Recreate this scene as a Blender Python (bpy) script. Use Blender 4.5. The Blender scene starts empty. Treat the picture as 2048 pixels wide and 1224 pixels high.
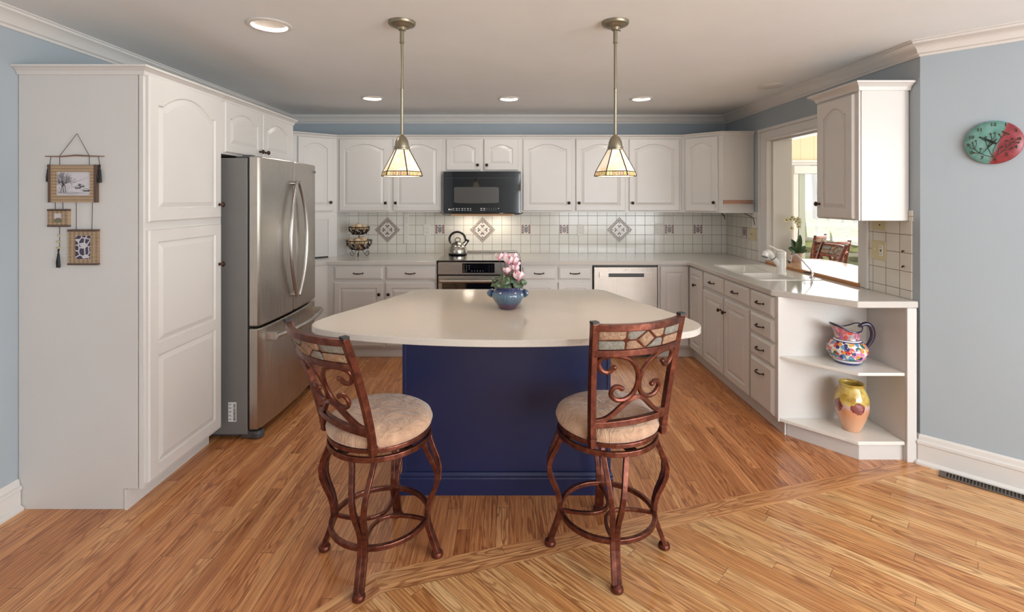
import bpy, bmesh, math, random
from mathutils import Vector, Matrix
random.seed(7)
PI = math.pi
sc = bpy.context.scene
COL = sc.collection

# ---------------------------------------------------------------- camera
cam_d = bpy.data.cameras.new('camera')
cam_d.sensor_width = 36.0
cam_d.lens = 36.0 * 986.0 / 2048.0
cam_d.shift_x = 6.0 / 2048.0
cam_d.shift_y = -215.0 / 2048.0
cam_d.clip_start = 0.05
cam_o = bpy.data.objects.new('camera', cam_d)
COL.objects.link(cam_o)
cam_o.location = (0, 0, 1.5)
cam_o.rotation_euler = (PI / 2, 0, 0)
sc.camera = cam_o

# ---------------------------------------------------------------- world, exposure
sc.view_settings.view_transform = 'Standard'
sc.view_settings.look = 'None'
sc.view_settings.gamma = 1.0
sc.view_settings.use_curve_mapping = False
sc.view_settings.exposure = 1.02
w = bpy.data.worlds.new('daylight_sky')
sc.world = w
w.use_nodes = True
wn = w.node_tree
bg = wn.nodes['Background']
sky = wn.nodes.new('ShaderNodeTexSky')
sky.sky_type = 'HOSEK_WILKIE'
sky.turbidity = 6.0
sky.ground_albedo = 0.5
sky.sun_direction = Vector((0.3, -0.5, 0.8)).normalized()
mixn = wn.nodes.new('ShaderNodeMixRGB')
mixn.inputs[0].default_value = 0.55
mixn.inputs[2].default_value = (0.95, 0.97, 1.0, 1)
wn.links.new(sky.outputs[0], mixn.inputs[1])
wn.links.new(mixn.outputs[0], bg.inputs[0])
bg.inputs[1].default_value = 0.42

def area_light(name, loc, look, sx, sy, power, color=(1, 1, 1)):
    d = bpy.data.lights.new(name, 'AREA')
    d.shape = 'RECTANGLE'; d.size = sx; d.size_y = sy
    d.energy = power; d.color = color
    o = bpy.data.objects.new(name, d)
    COL.objects.link(o)
    o.location = loc
    dirv = Vector(look) - Vector(loc)
    o.rotation_euler = dirv.to_track_quat('-Z', 'Y').to_euler()
    return o

def point_light(name, loc, power, color, r=0.03):
    d = bpy.data.lights.new(name, 'POINT')
    d.energy = power; d.color = color; d.shadow_soft_size = r
    o = bpy.data.objects.new(name, d)
    COL.objects.link(o); o.location = loc
    return o

# daylight through the windows of the dining side (behind and right of the camera)
area_light('daylight_rear_window', (2.45, -2.95, 1.45), (1.9, 0, 2.75), 2.2, 1.6, 54, (0.90, 0.955, 1.0))
area_light('daylight_dining_window', (3.72, -0.9, 1.35), (0.0, 0.0, 2.7), 2.6, 1.9, 84, (0.92, 0.965, 1.0))
# daylight into the sunroom
area_light('daylight_sunroom_side', (7.3, 5.2, 1.6), (2.4, 4.4, 1.1), 4.0, 2.2, 75, (1.0, 0.97, 0.93))
area_light('daylight_sunroom_end', (4.6, 7.75, 1.2), (4.2, 4.5, 0.9), 3.4, 1.3, 22, (0.97, 0.98, 1.0))
sun = bpy.data.lights.new('sun', 'SUN'); sun.energy = 0.8; sun.angle = 0.02; sun.color = (1, .95, .88)
so = bpy.data.objects.new('sun', sun); COL.objects.link(so)
so.rotation_euler = (math.radians(38), 0, math.radians(-35))

# ---------------------------------------------------------------- materials
def srgb(r, g, b):
    f = lambda c: (c / 255 / 12.92) if c / 255 <= 0.04045 else ((c / 255 + 0.055) / 1.055) ** 2.4
    return (f(r), f(g), f(b), 1)

def mat(name, col=(200, 200, 200), rough=0.5, metal=0.0, coat=0.0, spec=None, trans=0.0, ior=None, emit=None, estr=0.0, sub=0.0, aniso=0.0):
    m = bpy.data.materials.new(name); m.use_nodes = True
    p = m.node_tree.nodes['Principled BSDF']
    p.inputs['Base Color'].default_value = srgb(*col)
    p.inputs['Roughness'].default_value = rough
    p.inputs['Metallic'].default_value = metal
    p.inputs['Coat Weight'].default_value = coat
    if coat: p.inputs['Coat Roughness'].default_value = 0.08
    if spec is not None: p.inputs['Specular IOR Level'].default_value = spec
    if trans: p.inputs['Transmission Weight'].default_value = trans
    if ior: p.inputs['IOR'].default_value = ior
    if emit:
        p.inputs['Emission Color'].default_value = srgb(*emit)
        p.inputs['Emission Strength'].default_value = estr
    if aniso: p.inputs['Anisotropic'].default_value = aniso
    return m

class NT:
    """short helper around a node tree"""
    def __init__(s, m):
        s.m = m; s.t = m.node_tree; s.p = s.t.nodes['Principled BSDF']
    def n(s, kind, **kw):
        nd = s.t.nodes.new(kind)
        for k, v in kw.items():
            if k.startswith('i_'): nd.inputs[int(k[2:])].default_value = v
            else: setattr(nd, k, v)
        return nd
    def l(s, a, b): s.t.links.new(a, b)
    def math(s, op, a, b=None, c=None):
        nd = s.n('ShaderNodeMath', operation=op)
        for i, v in enumerate((a, b, c)):
            if v is None: continue
            if isinstance(v, (int, float)): nd.inputs[i].default_value = v
            else: s.l(v, nd.inputs[i])
        return nd.outputs[0]
    def ramp(s, fac, stops, interp='LINEAR'):
        r = s.n('ShaderNodeValToRGB'); r.color_ramp.interpolation = interp
        e = r.color_ramp.elements
        while len(e) < len(stops): e.new(0.5)
        for k, (pos, c) in enumerate(stops):
            e[k].position = pos; e[k].color = srgb(*c) if len(c) == 3 else c
        s.l(fac, r.inputs[0]); return r.outputs[0]
    def mix(s, fac, a, b, blend='MIX'):
        nd = s.n('ShaderNodeMixRGB', blend_type=blend)
        for i, v in enumerate((fac, a, b)):
            if isinstance(v, (int, float)): nd.inputs[i].default_value = v
            elif isinstance(v, tuple): nd.inputs[i].default_value = srgb(*v) if len(v) == 3 else v
            else: s.l(v, nd.inputs[i])
        return nd.outputs[0]
    def obj(s): return s.n('ShaderNodeTexCoord').outputs['Object']
    def sep(s, v):
        nd = s.n('ShaderNodeSeparateXYZ'); s.l(v, nd.inputs[0]); return nd.outputs
    def comb(s, x, y, z):
        nd = s.n('ShaderNodeCombineXYZ')
        for i, v in enumerate((x, y, z)):
            if isinstance(v, (int, float)): nd.inputs[i].default_value = v
            else: s.l(v, nd.inputs[i])
        return nd.outputs[0]
    def noise(s, vec, scale=5, detail=3, rough=0.5, dist=0.0):
        nd = s.n('ShaderNodeTexNoise'); nd.inputs['Scale'].default_value = scale
        nd.inputs['Detail'].default_value = detail; nd.inputs['Roughness'].default_value = rough
        nd.inputs['Distortion'].default_value = dist
        s.l(vec, nd.inputs['Vector']); return nd.outputs
    def bump(s, h, strength=0.3, dist=0.002):
        nd = s.n('ShaderNodeBump'); nd.inputs['Strength'].default_value = strength
        nd.inputs['Distance'].default_value = dist
        s.l(h, nd.inputs['Height']); s.l(nd.outputs[0], s.p.inputs['Normal'])
    def base(s, c): s.l(c, s.p.inputs['Base Color'])
    def rough(s, c): s.l(c, s.p.inputs['Roughness'])

def painted(name, col, rough=0.35, amt=0.03):
    m = mat(name, col, rough); t = NT(m)
    nz = t.noise(t.obj(), 180, 2)
    t.bump(nz[0], 0.06, 0.001)
    nz2 = t.noise(t.obj(), 3, 3)
    c2 = tuple(max(0, int(v * (1 - amt))) for v in col)
    t.base(t.mix(nz2[0], col, c2))
    return m

M = {}
M['cab'] = painted('white_cabinet_paint', (218, 214, 209), 0.32)
M['cab_panel'] = painted('white_cabinet_side_paint', (214, 210, 206), 0.4)
M['trim'] = painted('white_trim_paint', (226, 222, 217), 0.35)
M['wall'] = painted('blue_grey_wall_paint', (174, 184, 191), 0.7)
M['ceil'] = painted('white_ceiling_paint', (238, 240, 240), 0.85)
M['bronze'] = mat('oil_rubbed_bronze', (70, 48, 38), 0.35, 0.85)
M['navy'] = painted('navy_blue_paint', (30, 38, 78), 0.38, 0.1)
M['black'] = mat('black_plastic', (16, 16, 18), 0.35)
M['blackgloss'] = mat('black_glass', (10, 11, 14), 0.04, 0.0, coat=1.0)
M['glasswin'] = mat('dark_window_mesh', (86, 84, 82), 0.3, 0.2)
M['mark'] = mat('white_print', (225, 225, 225), 0.5)
M['greyfridge'] = mat('grey_fridge_side', (118, 116, 114), 0.45, 0.1)
M['darkgrey'] = mat('dark_grey_plastic', (70, 70, 72), 0.45)
M['chrome'] = mat('chrome', (215, 215, 218), 0.12, 1.0)
M['nickel'] = mat('aged_nickel', (150, 142, 122), 0.38, 0.8)
M['white'] = mat('white_enamel', (232, 228, 220), 0.22, coat=0.3)
M['almond'] = mat('almond_plastic', (214, 202, 160), 0.4)
M['plate'] = mat('grey_white_plastic', (222, 218, 208), 0.4)
M['slot'] = mat('dark_slot', (25, 22, 20), 0.6)
M['gap'] = mat('dark_gap', (40, 38, 36), 0.8)
M['copper'] = mat('copper_rail', (176, 118, 88), 0.4, 0.6)
M['wire'] = mat('dark_bronze_wire', (58, 42, 32), 0.4, 0.7)
M['cord'] = mat('dark_brown_cord', (52, 38, 34), 0.8)
M['tassel'] = mat('black_silk_tassel', (18, 17, 19), 0.6)
M['blackcap'] = mat('black_rubber_cap', (34, 32, 32), 0.5)
M['register'] = mat('brown_metal_register', (104, 90, 80), 0.4, 0.5)
M['can'] = painted('white_reflector', (226, 220, 212), 0.3)

def steel(name, col, rough, axis):
    m = mat(name, col, rough, 1.0, aniso=0.4); t = NT(m)
    s = t.sep(t.obj())
    k = {'x': (2, 260, 260), 'z': (260, 260, 2), 'y': (260, 2, 260)}[axis]
    v = t.comb(t.math('MULTIPLY', s[0], k[0]), t.math('MULTIPLY', s[1], k[1]), t.math('MULTIPLY', s[2], k[2]))
    nz = t.noise(v, 1, 3)
    t.rough(t.math('MULTIPLY_ADD', nz[0], 0.18, rough - 0.09))
    big = t.noise(t.obj(), 4, 4, 0.6)
    c2 = tuple(int(c * 0.88) for c in col)
    t.base(t.mix(big[0], col, c2))
    t.bump(nz[0], 0.05, 0.0005)
    return m
M['steel_v'] = steel('brushed_steel_vertical', (196, 190, 182), 0.3, 'z')
M['steel_h'] = steel('brushed_steel_horizontal', (200, 194, 186), 0.3, 'x')
M['handle'] = steel('polished_steel_bar', (205, 203, 200), 0.33, 'z')
M['kettle'] = steel('kettle_steel', (196, 192, 184), 0.24, 'z')

# quartz counter
def quartz(name, a, b):
    m = mat(name, a, 0.12, coat=0.25); t = NT(m)
    n1 = t.noise(t.obj(), 420, 2, 0.6); n2 = t.noise(t.obj(), 9, 4)
    c = t.mix(t.ramp(n1[0], [(0.4, (0, 0, 0)), (0.62, (255, 255, 255))]), a, b)
    c = t.mix(t.math('MULTIPLY', n2[0], 0.25), c, tuple(int(v * .93) for v in a))
    t.base(c); return m
M['quartz'] = quartz('speckled_quartz_counter', (212, 207, 199), (196, 190, 182))
M['island_top'] = quartz('speckled_island_counter', (212, 206, 197), (194, 187, 177))

# square wall tiles
def tile_mat(name, ax, off_u, off_z, pitch=0.1025):
    m = mat(name, (226, 221, 210), 0.18, coat=0.2); t = NT(m)
    s = t.sep(t.obj())
    u = t.math('DIVIDE', t.math('SUBTRACT', s[ax], off_u), pitch)
    v = t.math('DIVIDE', t.math('SUBTRACT', s[2], off_z), pitch)
    fu = t.math('FRACT', u); fv = t.math('FRACT', v)
    du = t.math('ABSOLUTE', t.math('SUBTRACT', fu, 0.5)); dv = t.math('ABSOLUTE', t.math('SUBTRACT', fv, 0.5))
    d = t.math('MAXIMUM', du, dv)
    g = t.math('GREATER_THAN', d, 0.483)
    wn_ = t.n('ShaderNodeTexWhiteNoise')
    t.l(t.comb(t.math('FLOOR', u), t.math('FLOOR', v), 0.0), wn_.inputs['Vector'])
    tint = t.mix(t.math('MULTIPLY', wn_.outputs['Value'], 0.5), (229, 224, 214), (217, 212, 200))
    t.base(t.mix(g, tint, (132, 120, 106)))
    edge = t.n('ShaderNodeMapRange'); edge.inputs[1].default_value = 0.455; edge.inputs[2].default_value = 0.492
    edge.inputs[3].default_value = 1.0; edge.inputs[4].default_value = 0.0
    t.l(d, edge.inputs[0])
    wav = t.noise(t.obj(), 14, 2)
    h = t.math('ADD', edge.outputs[0], t.math('MULTIPLY', wav[0], 0.5))
    t.bump(h, 0.35, 0.0012)
    t.rough(t.math('MULTIPLY_ADD', g, 0.6, 0.18))
    return m
M['tile_back'] = tile_mat('square_tiles_back', 0, -1.718, 0.914)
M['tile_right'] = tile_mat('square_tiles_right', 1, 5.27, 0.914)
M['tile_near'] = tile_mat('square_tiles_near', 1, 2.852, 0.914, 0.108)

# oak strip floor: ang = direction of the boards in the floor plane
def oak(name, ang, width, length, stops, seed=0.0, seam=(74, 42, 22)):
    m = mat(name, (190, 130, 80), 0.3, coat=0.15); t = NT(m)
    s = t.sep(t.obj())
    ca, sa = math.cos(ang), math.sin(ang)
    al = t.math('ADD', t.math('MULTIPLY', s[0], ca), t.math('MULTIPLY', s[1], sa))
    ac = t.math('ADD', t.math('MULTIPLY', s[0], -sa), t.math('MULTIPLY', s[1], ca))
    row = t.math('DIVIDE', ac, width); rid = t.math('FLOOR', row)
    w1 = t.n('ShaderNodeTexWhiteNoise', noise_dimensions='1D')
    t.l(t.math('ADD', rid, 3.3 + seed), w1.inputs['W'])
    w1b = t.n('ShaderNodeTexWhiteNoise', noise_dimensions='1D')
    t.l(t.math('ADD', rid, 71.7 + seed), w1b.inputs['W'])
    ln = t.math('MULTIPLY', t.math('MULTIPLY_ADD', w1b.outputs['Value'], 0.6, 0.7), length)
    pos = t.math('ADD', t.math('DIVIDE', al, ln), t.math('MULTIPLY', w1.outputs['Value'], 9.0))
    pid = t.math('FLOOR', pos)
    w2 = t.n('ShaderNodeTexWhiteNoise', noise_dimensions='2D')
    t.l(t.comb(rid, pid, 0.0), w2.inputs['Vector'])
    rnd = w2.outputs['Value']
    cols = t.ramp(rnd, stops)
    # fine pores stretched along the board, plus cathedral rings
    off = t.math('MULTIPLY', rnd, 37.0)
    vf = t.comb(t.math('ADD', t.math('MULTIPLY', al, 3.0), off), t.math('MULTIPLY', ac, 130.0), off)
    fine = t.noise(vf, 1.0, 4, 0.65)
    vc = t.comb(t.math('ADD', t.math('MULTIPLY', al, 2.0), off), t.math('ADD', t.math('MULTIPLY', ac, 15.0), off), off)
    big = t.noise(vc, 1.0, 2.0, 0.5, 0.3)
    rings = t.math('SINE', t.math('MULTIPLY', big[0], 62.0))
    vc2 = t.comb(t.math('ADD', t.math('MULTIPLY', al, .9), off), t.math('MULTIPLY', ac, 5.0), off)
    msk = t.noise(vc2, 1.0, 1.0)
    rg = t.ramp(t.math('MULTIPLY_ADD', rings, 0.5, 0.5), [(0.5, (255, 255, 255)), (0.98, (150, 98, 60))])
    mk = t.ramp(msk[0], [(0.36, (60, 60, 60)), (0.58, (250, 250, 250))])
    c = t.mix(t.math('MULTIPLY', 0.55, mk), cols, rg, 'MULTIPLY')
    fr = t.ramp(fine[0], [(0.36, (168, 120, 84)), (0.6, (255, 255, 255))])
    c = t.mix(0.62, c, fr, 'MULTIPLY')
    # board seams
    fu = t.math('ABSOLUTE', t.math('SUBTRACT', t.math('FRACT', row), 0.5))
    fl = t.math('MULTIPLY', t.math('ABSOLUTE', t.math('SUBTRACT', t.math('FRACT', pos), 0.5)), 1.0)
    g1 = t.math('GREATER_THAN', fu, 0.5 - 0.0009 / width)
    g2 = t.math('GREATER_THAN', fl, 0.5 - 0.0011 / length)
    g = t.math('MAXIMUM', g1, g2)
    c = t.mix(t.math('MULTIPLY', g, 0.75), c, seam)
    t.base(c)
    t.rough(t.math('MULTIPLY_ADD', fine[0], 0.12, 0.26))
    t.bump(t.math('SUBTRACT', t.math('MULTIPLY', fine[0], 0.25), g), 0.25, 0.0008)
    return m
K = [(0.0, (190, 124, 74)), (0.25, (212, 144, 90)), (0.5, (224, 158, 102)), (0.75, (202, 134, 82)), (1.0, (232, 172, 116))]
M['oak_k'] = oak('oak_boards_kitchen', PI / 2, 0.0585, 1.1, K)
D = [(0.0, (214, 152, 94)), (0.3, (230, 174, 114)), (0.6, (238, 190, 130)), (0.85, (244, 202, 144)), (1.0, (222, 160, 102))]
M['oak_d'] = oak('oak_boards_dining', -PI / 4, 0.0585, 1.7, D, 11.0)
S_ = [(0.0, (212, 150, 94)), (0.5, (222, 162, 106)), (1.0, (230, 174, 118))]
STRIP_ANG = math.atan(0.302)
M['oak_s'] = oak('oak_border_boards', STRIP_ANG, 0.0605, 1.5, S_, 5.0)
M['oak_s2'] = oak('oak_border_boards_short', math.atan2(-.742, -.67), 0.0605, 1.5, S_, 9.0)
M['ledge'] = oak('light_oak_ledge', PI / 2, 0.16, 3.0, [(0, (220, 182, 140)), (1, (232, 198, 158))], 2.0, (196, 150, 104))
M['ledge'].node_tree.nodes['Principled BSDF'].inputs['Coat Weight'].default_value = 0.3
M['oak_edge'] = mat('orange_oak_edge', (196, 134, 84), 0.4)

# bar stool metal, suede, slate
m = mat('brushed_copper_brown_metal', (112, 56, 42), 0.3, 0.75); t = NT(m)
nz = t.noise(t.obj(), 34, 4, 0.6)
t.base(t.ramp(nz[0], [(0.3, (82, 46, 38)), (0.55, (116, 66, 52)), (0.8, (152, 98, 78))]))
M['stool'] = m
m = mat('beige_suede', (206, 178, 152), 0.85); t = NT(m)
m.node_tree.nodes['Principled BSDF'].inputs['Sheen Weight'].default_value = 0.5
nz = t.noise(t.obj(), 7, 4, 0.6, 0.8)
t.base(t.ramp(nz[0], [(0.3, (172, 132, 104)), (0.55, (200, 162, 132)), (0.8, (216, 184, 156))]))
n2 = t.noise(t.obj(), 12, 3, 0.6, 1.5)
t.bump(n2[0], 0.8, 0.02)
M['suede'] = m
def slate(name, a, b, c):
    m = mat(name, a, 0.55); t = NT(m)
    nz = t.noise(t.obj(), 70, 6, 0.75, 1.5)
    t.base(t.ramp(nz[0], [(0.3, a), (0.5, b), (0.72, c)]))
    t.bump(nz[0], 0.8, 0.004)
    return m
M['slate_g'] = slate('grey_slate', (98, 98, 90), (136, 132, 122), (178, 168, 150))
M['slate_o'] = slate('rust_slate', (104, 88, 76), (162, 126, 98), (190, 172, 150))
# ---------------------------------------------------------------- mesh helpers
class MB:
    def __init__(s): s.v = []; s.f = []
    def add(s, vs, fs):
        k = len(s.v); s.v += [tuple(v) for v in vs]; s.f += [tuple(i + k for i in f) for f in fs]; return s
    def box(s, x0, x1, y0, y1, z0, z1):
        vs = [(x0, y0, z0), (x1, y0, z0), (x1, y1, z0), (x0, y1, z0), (x0, y0, z1), (x1, y0, z1), (x1, y1, z1), (x0, y1, z1)]
        return s.add(vs, [(0, 3, 2, 1), (4, 5, 6, 7), (0, 1, 5, 4), (1, 2, 6, 5), (2, 3, 7, 6), (3, 0, 4, 7)])
    def obox(s, P, u, v, n, a, b, c):
        """box from corner P along unit vectors u,v,n with extents a,b,c (pairs)"""
        P = Vector(P); u = Vector(u); v = Vector(v); n = Vector(n)
        vs = [P + u * a[i] + v * b[j] + n * c[k] for k in (0, 1) for j, i in ((0, 0), (0, 1), (1, 1), (1, 0))]
        return s.add(vs, [(0, 3, 2, 1), (4, 5, 6, 7), (0, 1, 5, 4), (1, 2, 6, 5), (2, 3, 7, 6), (3, 0, 4, 7)])
    def prism(s, poly, z0, z1):
        n = len(poly)
        a = sum(poly[i][0] * poly[(i + 1) % n][1] - poly[(i + 1) % n][0] * poly[i][1] for i in range(n))
        if a < 0: poly = poly[::-1]
        vs = [(x, y, z0) for x, y in poly] + [(x, y, z1) for x, y in poly]
        fs = [tuple(range(n))[::-1], tuple(range(n, 2 * n))] + [(i, (i + 1) % n, n + (i + 1) % n, n + i) for i in range(n)]
        return s.add(vs, fs)
    def loops(s, loops, cap0=True, cap1=True, closed=True):
        n = len(loops[0]); k0 = len(s.v)
        vs = [p for L in loops for p in L]; fs = []
        for j in range(len(loops) - 1):
            for i in range(n if closed else n - 1):
                a = j * n + i; b = j * n + (i + 1) % n
                fs.append((a, b, b + n, a + n))
        if cap0: fs.append(tuple(range(n))[::-1])
        if cap1: fs.append(tuple((len(loops) - 1) * n + i for i in range(n)))
        return s.add(vs, fs)
    def lathe(s, prof, c=(0, 0, 0), n=32, axis='z', sx=1, sy=1, rot=None, cap0=True, cap1=True, a0=0.0):
        L = []
        for r, z in prof:
            ring = []
            for i in range(n):
                a = 2 * PI * i / n + a0
                p = Vector((r * math.cos(a) * sx, r * math.sin(a) * sy, z))
                if axis == 'x': p = Vector((p.z, p.x, p.y))
                elif axis == '-x': p = Vector((-p.z, -p.x, p.y))
                elif axis == '-y': p = Vector((p.x, -p.z, p.y))
                elif axis == 'y': p = Vector((-p.x, p.z, p.y))
                if rot is not None: p = rot @ p
                ring.append(p + Vector(c))
            L.append(ring)
        return s.loops(L, cap0, cap1)
    def tube(s, pts, r, n=8, closed=False, up=None, phase=0.0, radii=None, flat=1.0):
        pts = [Vector(p) for p in pts]; m = len(pts)
        def tan(i):
            if closed: return (pts[(i + 1) % m] - pts[i - 1]).normalized()
            return (pts[min(i + 1, m - 1)] - pts[max(i - 1, 0)]).normalized()
        t0 = tan(0)
        if up is None:
            up = Vector((0, 0, 1)) if abs(t0.z) < 0.9 else Vector((1, 0, 0))
        nrm = Vector(up); L = []
        for i in range(m):
            t = tan(i)
            nrm = (nrm - t * nrm.dot(t))
            if nrm.length < 1e-6: nrm = t.orthogonal()
            nrm.normalize(); b = t.cross(nrm)
            rr = radii[i] if radii else r
            L.append([pts[i] + nrm * (rr * math.cos(2 * PI * k / n + phase)) + b * (rr * flat * math.sin(2 * PI * k / n + phase)) for k in range(n)])
        if closed: L.append(L[0]); return s.loops(L, False, False)
        return s.loops(L)
    def bar(s, pts, w, closed=False, up=None):
        """square-section tube of side w"""
        return s.tube(pts, w / math.sqrt(2), 4, closed, up, PI / 4)
    def sphere(s, c, r, nu=16, nv=10, sx=1, sy=1, sz=1, rot=None, fn=None):
        L = []
        for j in range(nv + 1):
            th = PI * (j / nv) * 0.998 + 0.001 * PI
            ring = []
            for i in range(nu):
                a = 2 * PI * i / nu
                d = Vector((math.sin(th) * math.cos(a), math.sin(th) * math.sin(a), -math.cos(th)))
                k = fn(d) if fn else 1.0
                p = Vector((d.x * sx, d.y * sy, d.z * sz)) * r * k
                if rot is not None: p = rot @ p
                ring.append(p + Vector(c))
            L.append(ring)
        return s.loops(L)
    def xf(s, mtx, k0=0):
        s.v = s.v[:k0] + [tuple(mtx @ Vector(v)) for v in s.v[k0:]]; return s
    def grid(s, fn, nu, nv):
        vs = [fn(i / nu, j / nv) for j in range(nv + 1) for i in range(nu + 1)]
        fs = [(j * (nu + 1) + i, j * (nu + 1) + i + 1, (j + 1) * (nu + 1) + i + 1, (j + 1) * (nu + 1) + i) for j in range(nv) for i in range(nu)]
        return s.add(vs, fs)

ROOT = {}
def tag(o, label=None, cat=None, group=None, kind=None):
    if label: o['label'] = label
    if cat: o['category'] = cat
    if group: o['group'] = group
    if kind: o['kind'] = kind
    return o

def thing(name, label, cat, loc=(0, 0, 0), rotz=0.0, group=None):
    o = bpy.data.objects.new(name, None); COL.objects.link(o)
    o.empty_display_size = 0.1
    o.location = loc; o.rotation_euler = (0, 0, rotz)
    ROOT[o.name] = Matrix.Translation(Vector(loc)) @ Matrix.Rotation(rotz, 4, 'Z')
    return tag(o, label, cat, group)

def build(name, mb, material, parent=None, smooth=False, bevel=0.0, local=False, sharp=35, segs=2, origin=None):
    me = bpy.data.meshes.new(name)
    vs = mb.v
    if parent is not None and not local:
        inv = ROOT[parent.name].inverted()
        vs = [inv @ Vector(v) for v in vs]
    elif parent is None and origin is not None:
        vs = [Vector(v) - Vector(origin) for v in vs]
    me.from_pydata([tuple(v) for v in vs], [], mb.f)
    bm = bmesh.new(); bm.from_mesh(me)
    bmesh.ops.recalc_face_normals(bm, faces=bm.faces[:])
    bm.to_mesh(me); bm.free()
    for mm in (material if isinstance(material, (list, tuple)) else [material]): me.materials.append(mm)
    o = bpy.data.objects.new(name, me); COL.objects.link(o)
    if parent is not None:
        o.parent = parent
        ROOT[o.name] = ROOT[parent.name]
    else:
        if origin is not None: o.location = origin
        ROOT[o.name] = Matrix.Translation(Vector(origin or (0, 0, 0)))
    if smooth:
        me.shade_smooth()
        me.set_sharp_from_angle(angle=math.radians(sharp))
    if bevel:
        b = o.modifiers.new('bevel', 'BEVEL'); b.width = bevel; b.segments = segs; b.limit_method = 'ANGLE'; b.angle_limit = math.radians(40)
    return o

def struct(name, mb, material, **k):
    o = build(name, mb, material, None, **k); o['kind'] = 'structure'; return o

def copy_tree(o, parent=None):
    c = o.copy(); COL.objects.link(c)
    if parent is not None: c.parent = parent
    for ch in list(o.children): copy_tree(ch, c)
    return c

def offset_path(path, d, closed=False):
    """offset a plan polyline to its left side by d with mitres"""
    n = len(path); out = []
    for i in range(n):
        P = Vector(path[i])
        segs = []
        if closed or i > 0: segs.append((P - Vector(path[i - 1])).normalized())
        if closed or i < n - 1: segs.append((Vector(path[(i + 1) % n]) - P).normalized())
        ns = [Vector((-t.y, t.x)) for t in segs]
        if len(ns) == 1: out.append(P + ns[0] * d)
        else:
            b = (ns[0] + ns[1]).normalized(); k = 1 / max(0.2, b.dot(ns[0]))
            out.append(P + b * d * k)
    return out

def sweep(mb, path, prof, closed=False):
    """prof: list of (d, z); d is measured to the left of the path"""
    rings = []
    offs = [offset_path(path, d, closed) for d, z in prof]
    for i in range(len(path)):
        rings.append([(offs[k][i].x, offs[k][i].y, prof[k][1]) for k in range(len(prof))])
    if closed: rings.append(rings[0]); return mb.loops(rings, False, False)
    return mb.loops(rings)

def crown_prof(top, h=0.085, p=0.075):
    return [(0, top), (0, top - h), (p * .12, top - h), (p * .16, top - h * .86), (p * .3, top - h * .8), (p * .42, top - h * .55), (p * .68, top - h * .3), (p * .86, top - h * .22), (p * .9, top - h * .1), (p, top - h * .06), (p, top)]
def cab_crown(top, h=0.03, p=0.03):
    return [(0, top), (0, top - h), (p * .2, top - h), (p * .35, top - h * .6), (p * .75, top - h * .3), (p, top - h * .22), (p, top)]

# ------------------------------------------------ cabinet doors and drawers
def door_mesh(P, u, n, w, h, t=0.019, arch=0.0, stile=0.052, panels=None):
    """P: lower corner on the back plane, u along the width, n outward. panels: list of (z0,z1)"""
    P = Vector(P); u = Vector(u).normalized(); n = Vector(n).normalized(); Z = Vector((0, 0, 1))
    mb = MB()
    def pt(a, b, c): return P + u * a + Z * b + n * c
    NA = 14
    def loop(x0, x1, y0, y1, c, ar=0.0):
        L = [pt(x0, y0, c), pt(x1, y0, c)]
        for i in range(NA + 1):
            q = 1 - 2 * i / NA
            x = (x0 + x1) / 2 + (x1 - x0) / 2 * q
            k = abs(q)
            f = 1.0 if k <= 0 else (1 - (k / 0.86) ** 2 if k < 0.86 else 0.0)
            L.append(pt(x, y1 - ar + ar * f, c))
        return L
    if panels is None: panels = [(stile, h - stile)]
    # slab behind, with moulded outer edge
    mb.loops([loop(0, w, 0, h, 0), loop(0, w, 0, h, t - .006), loop(.0035, w - .0035, .0035, h - .0035, t - .0015), loop(.006, w - .006, .006, h - .006, t)], True, False)
    edges = [0.006] + [z for p in panels for z in p] + [h - 0.006]
    # face of rails and stiles
    mb.add([pt(.006, .006, t), pt(stile, .006, t), pt(stile, h - .006, t), pt(.006, h - .006, t)], [(0, 1, 2, 3)])
    mb.add([pt(w - stile, .006, t), pt(w - .006, .006, t), pt(w - .006, h - .006, t), pt(w - stile, h - .006, t)], [(0, 1, 2, 3)])
    for k in range(0, len(edges), 2):
        z0, z1 = edges[k], edges[k + 1]
        last = (k == len(edges) - 2)
        # rail face; top rail follows the arch below it
        if last and arch:
            lo = loop(stile, w - stile, 0, z0, t, arch)[2:]
            hi = [pt(stile + (w - 2 * stile) * (1 - i / NA), z1, t) for i in range(NA + 1)]
            mb.loops([lo, hi], False, False, closed=False)
        else:
            mb.add([pt(stile, z0, t), pt(w - stile, z0, t), pt(w - stile, z1, t), pt(stile, z1, t)], [(0, 1, 2, 3)])
    for k, (z0, z1) in enumerate(panels):
        ar = arch if k == len(panels) - 1 else 0.0
        x0, x1 = stile, w - stile
        a2 = ar * 0.95
        mb.loops([loop(x0, x1, z0, z1, t, ar), loop(x0 + .004, x1 - .004, z0 + .004, z1 - .004, t - .004, ar), loop(x0 + .005, x1 - .005, z0 + .005, z1 - .005, t - .0075, ar),
                  loop(x0 + .011, x1 - .011, z0 + .011, z1 - .011, t - .0075, ar), loop(x0 + .033, x1 - .033, z0 + .033, z1 - .033, t - .001, a2),
                  loop(x0 + .035, x1 - .035, z0 + .035, z1 - .035, t - .0005, a2)], False, True)
    return mb

def drawer_mesh(P, u, n, w, h, t=0.019):
    P = Vector(P); u = Vector(u).normalized(); n = Vector(n).normalized(); Z = Vector((0, 0, 1))
    def L(d, c): return [P + u * d + Z * d + n * c, P + u * (w - d) + Z * d + n * c, P + u * (w - d) + Z * (h - d) + n * c, P + u * d + Z * (h - d) + n * c]
    return MB().loops([L(0, 0), L(0, t * .45), L(.003, t * .55), L(.014, t - .002), L(.016, t)])

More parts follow.
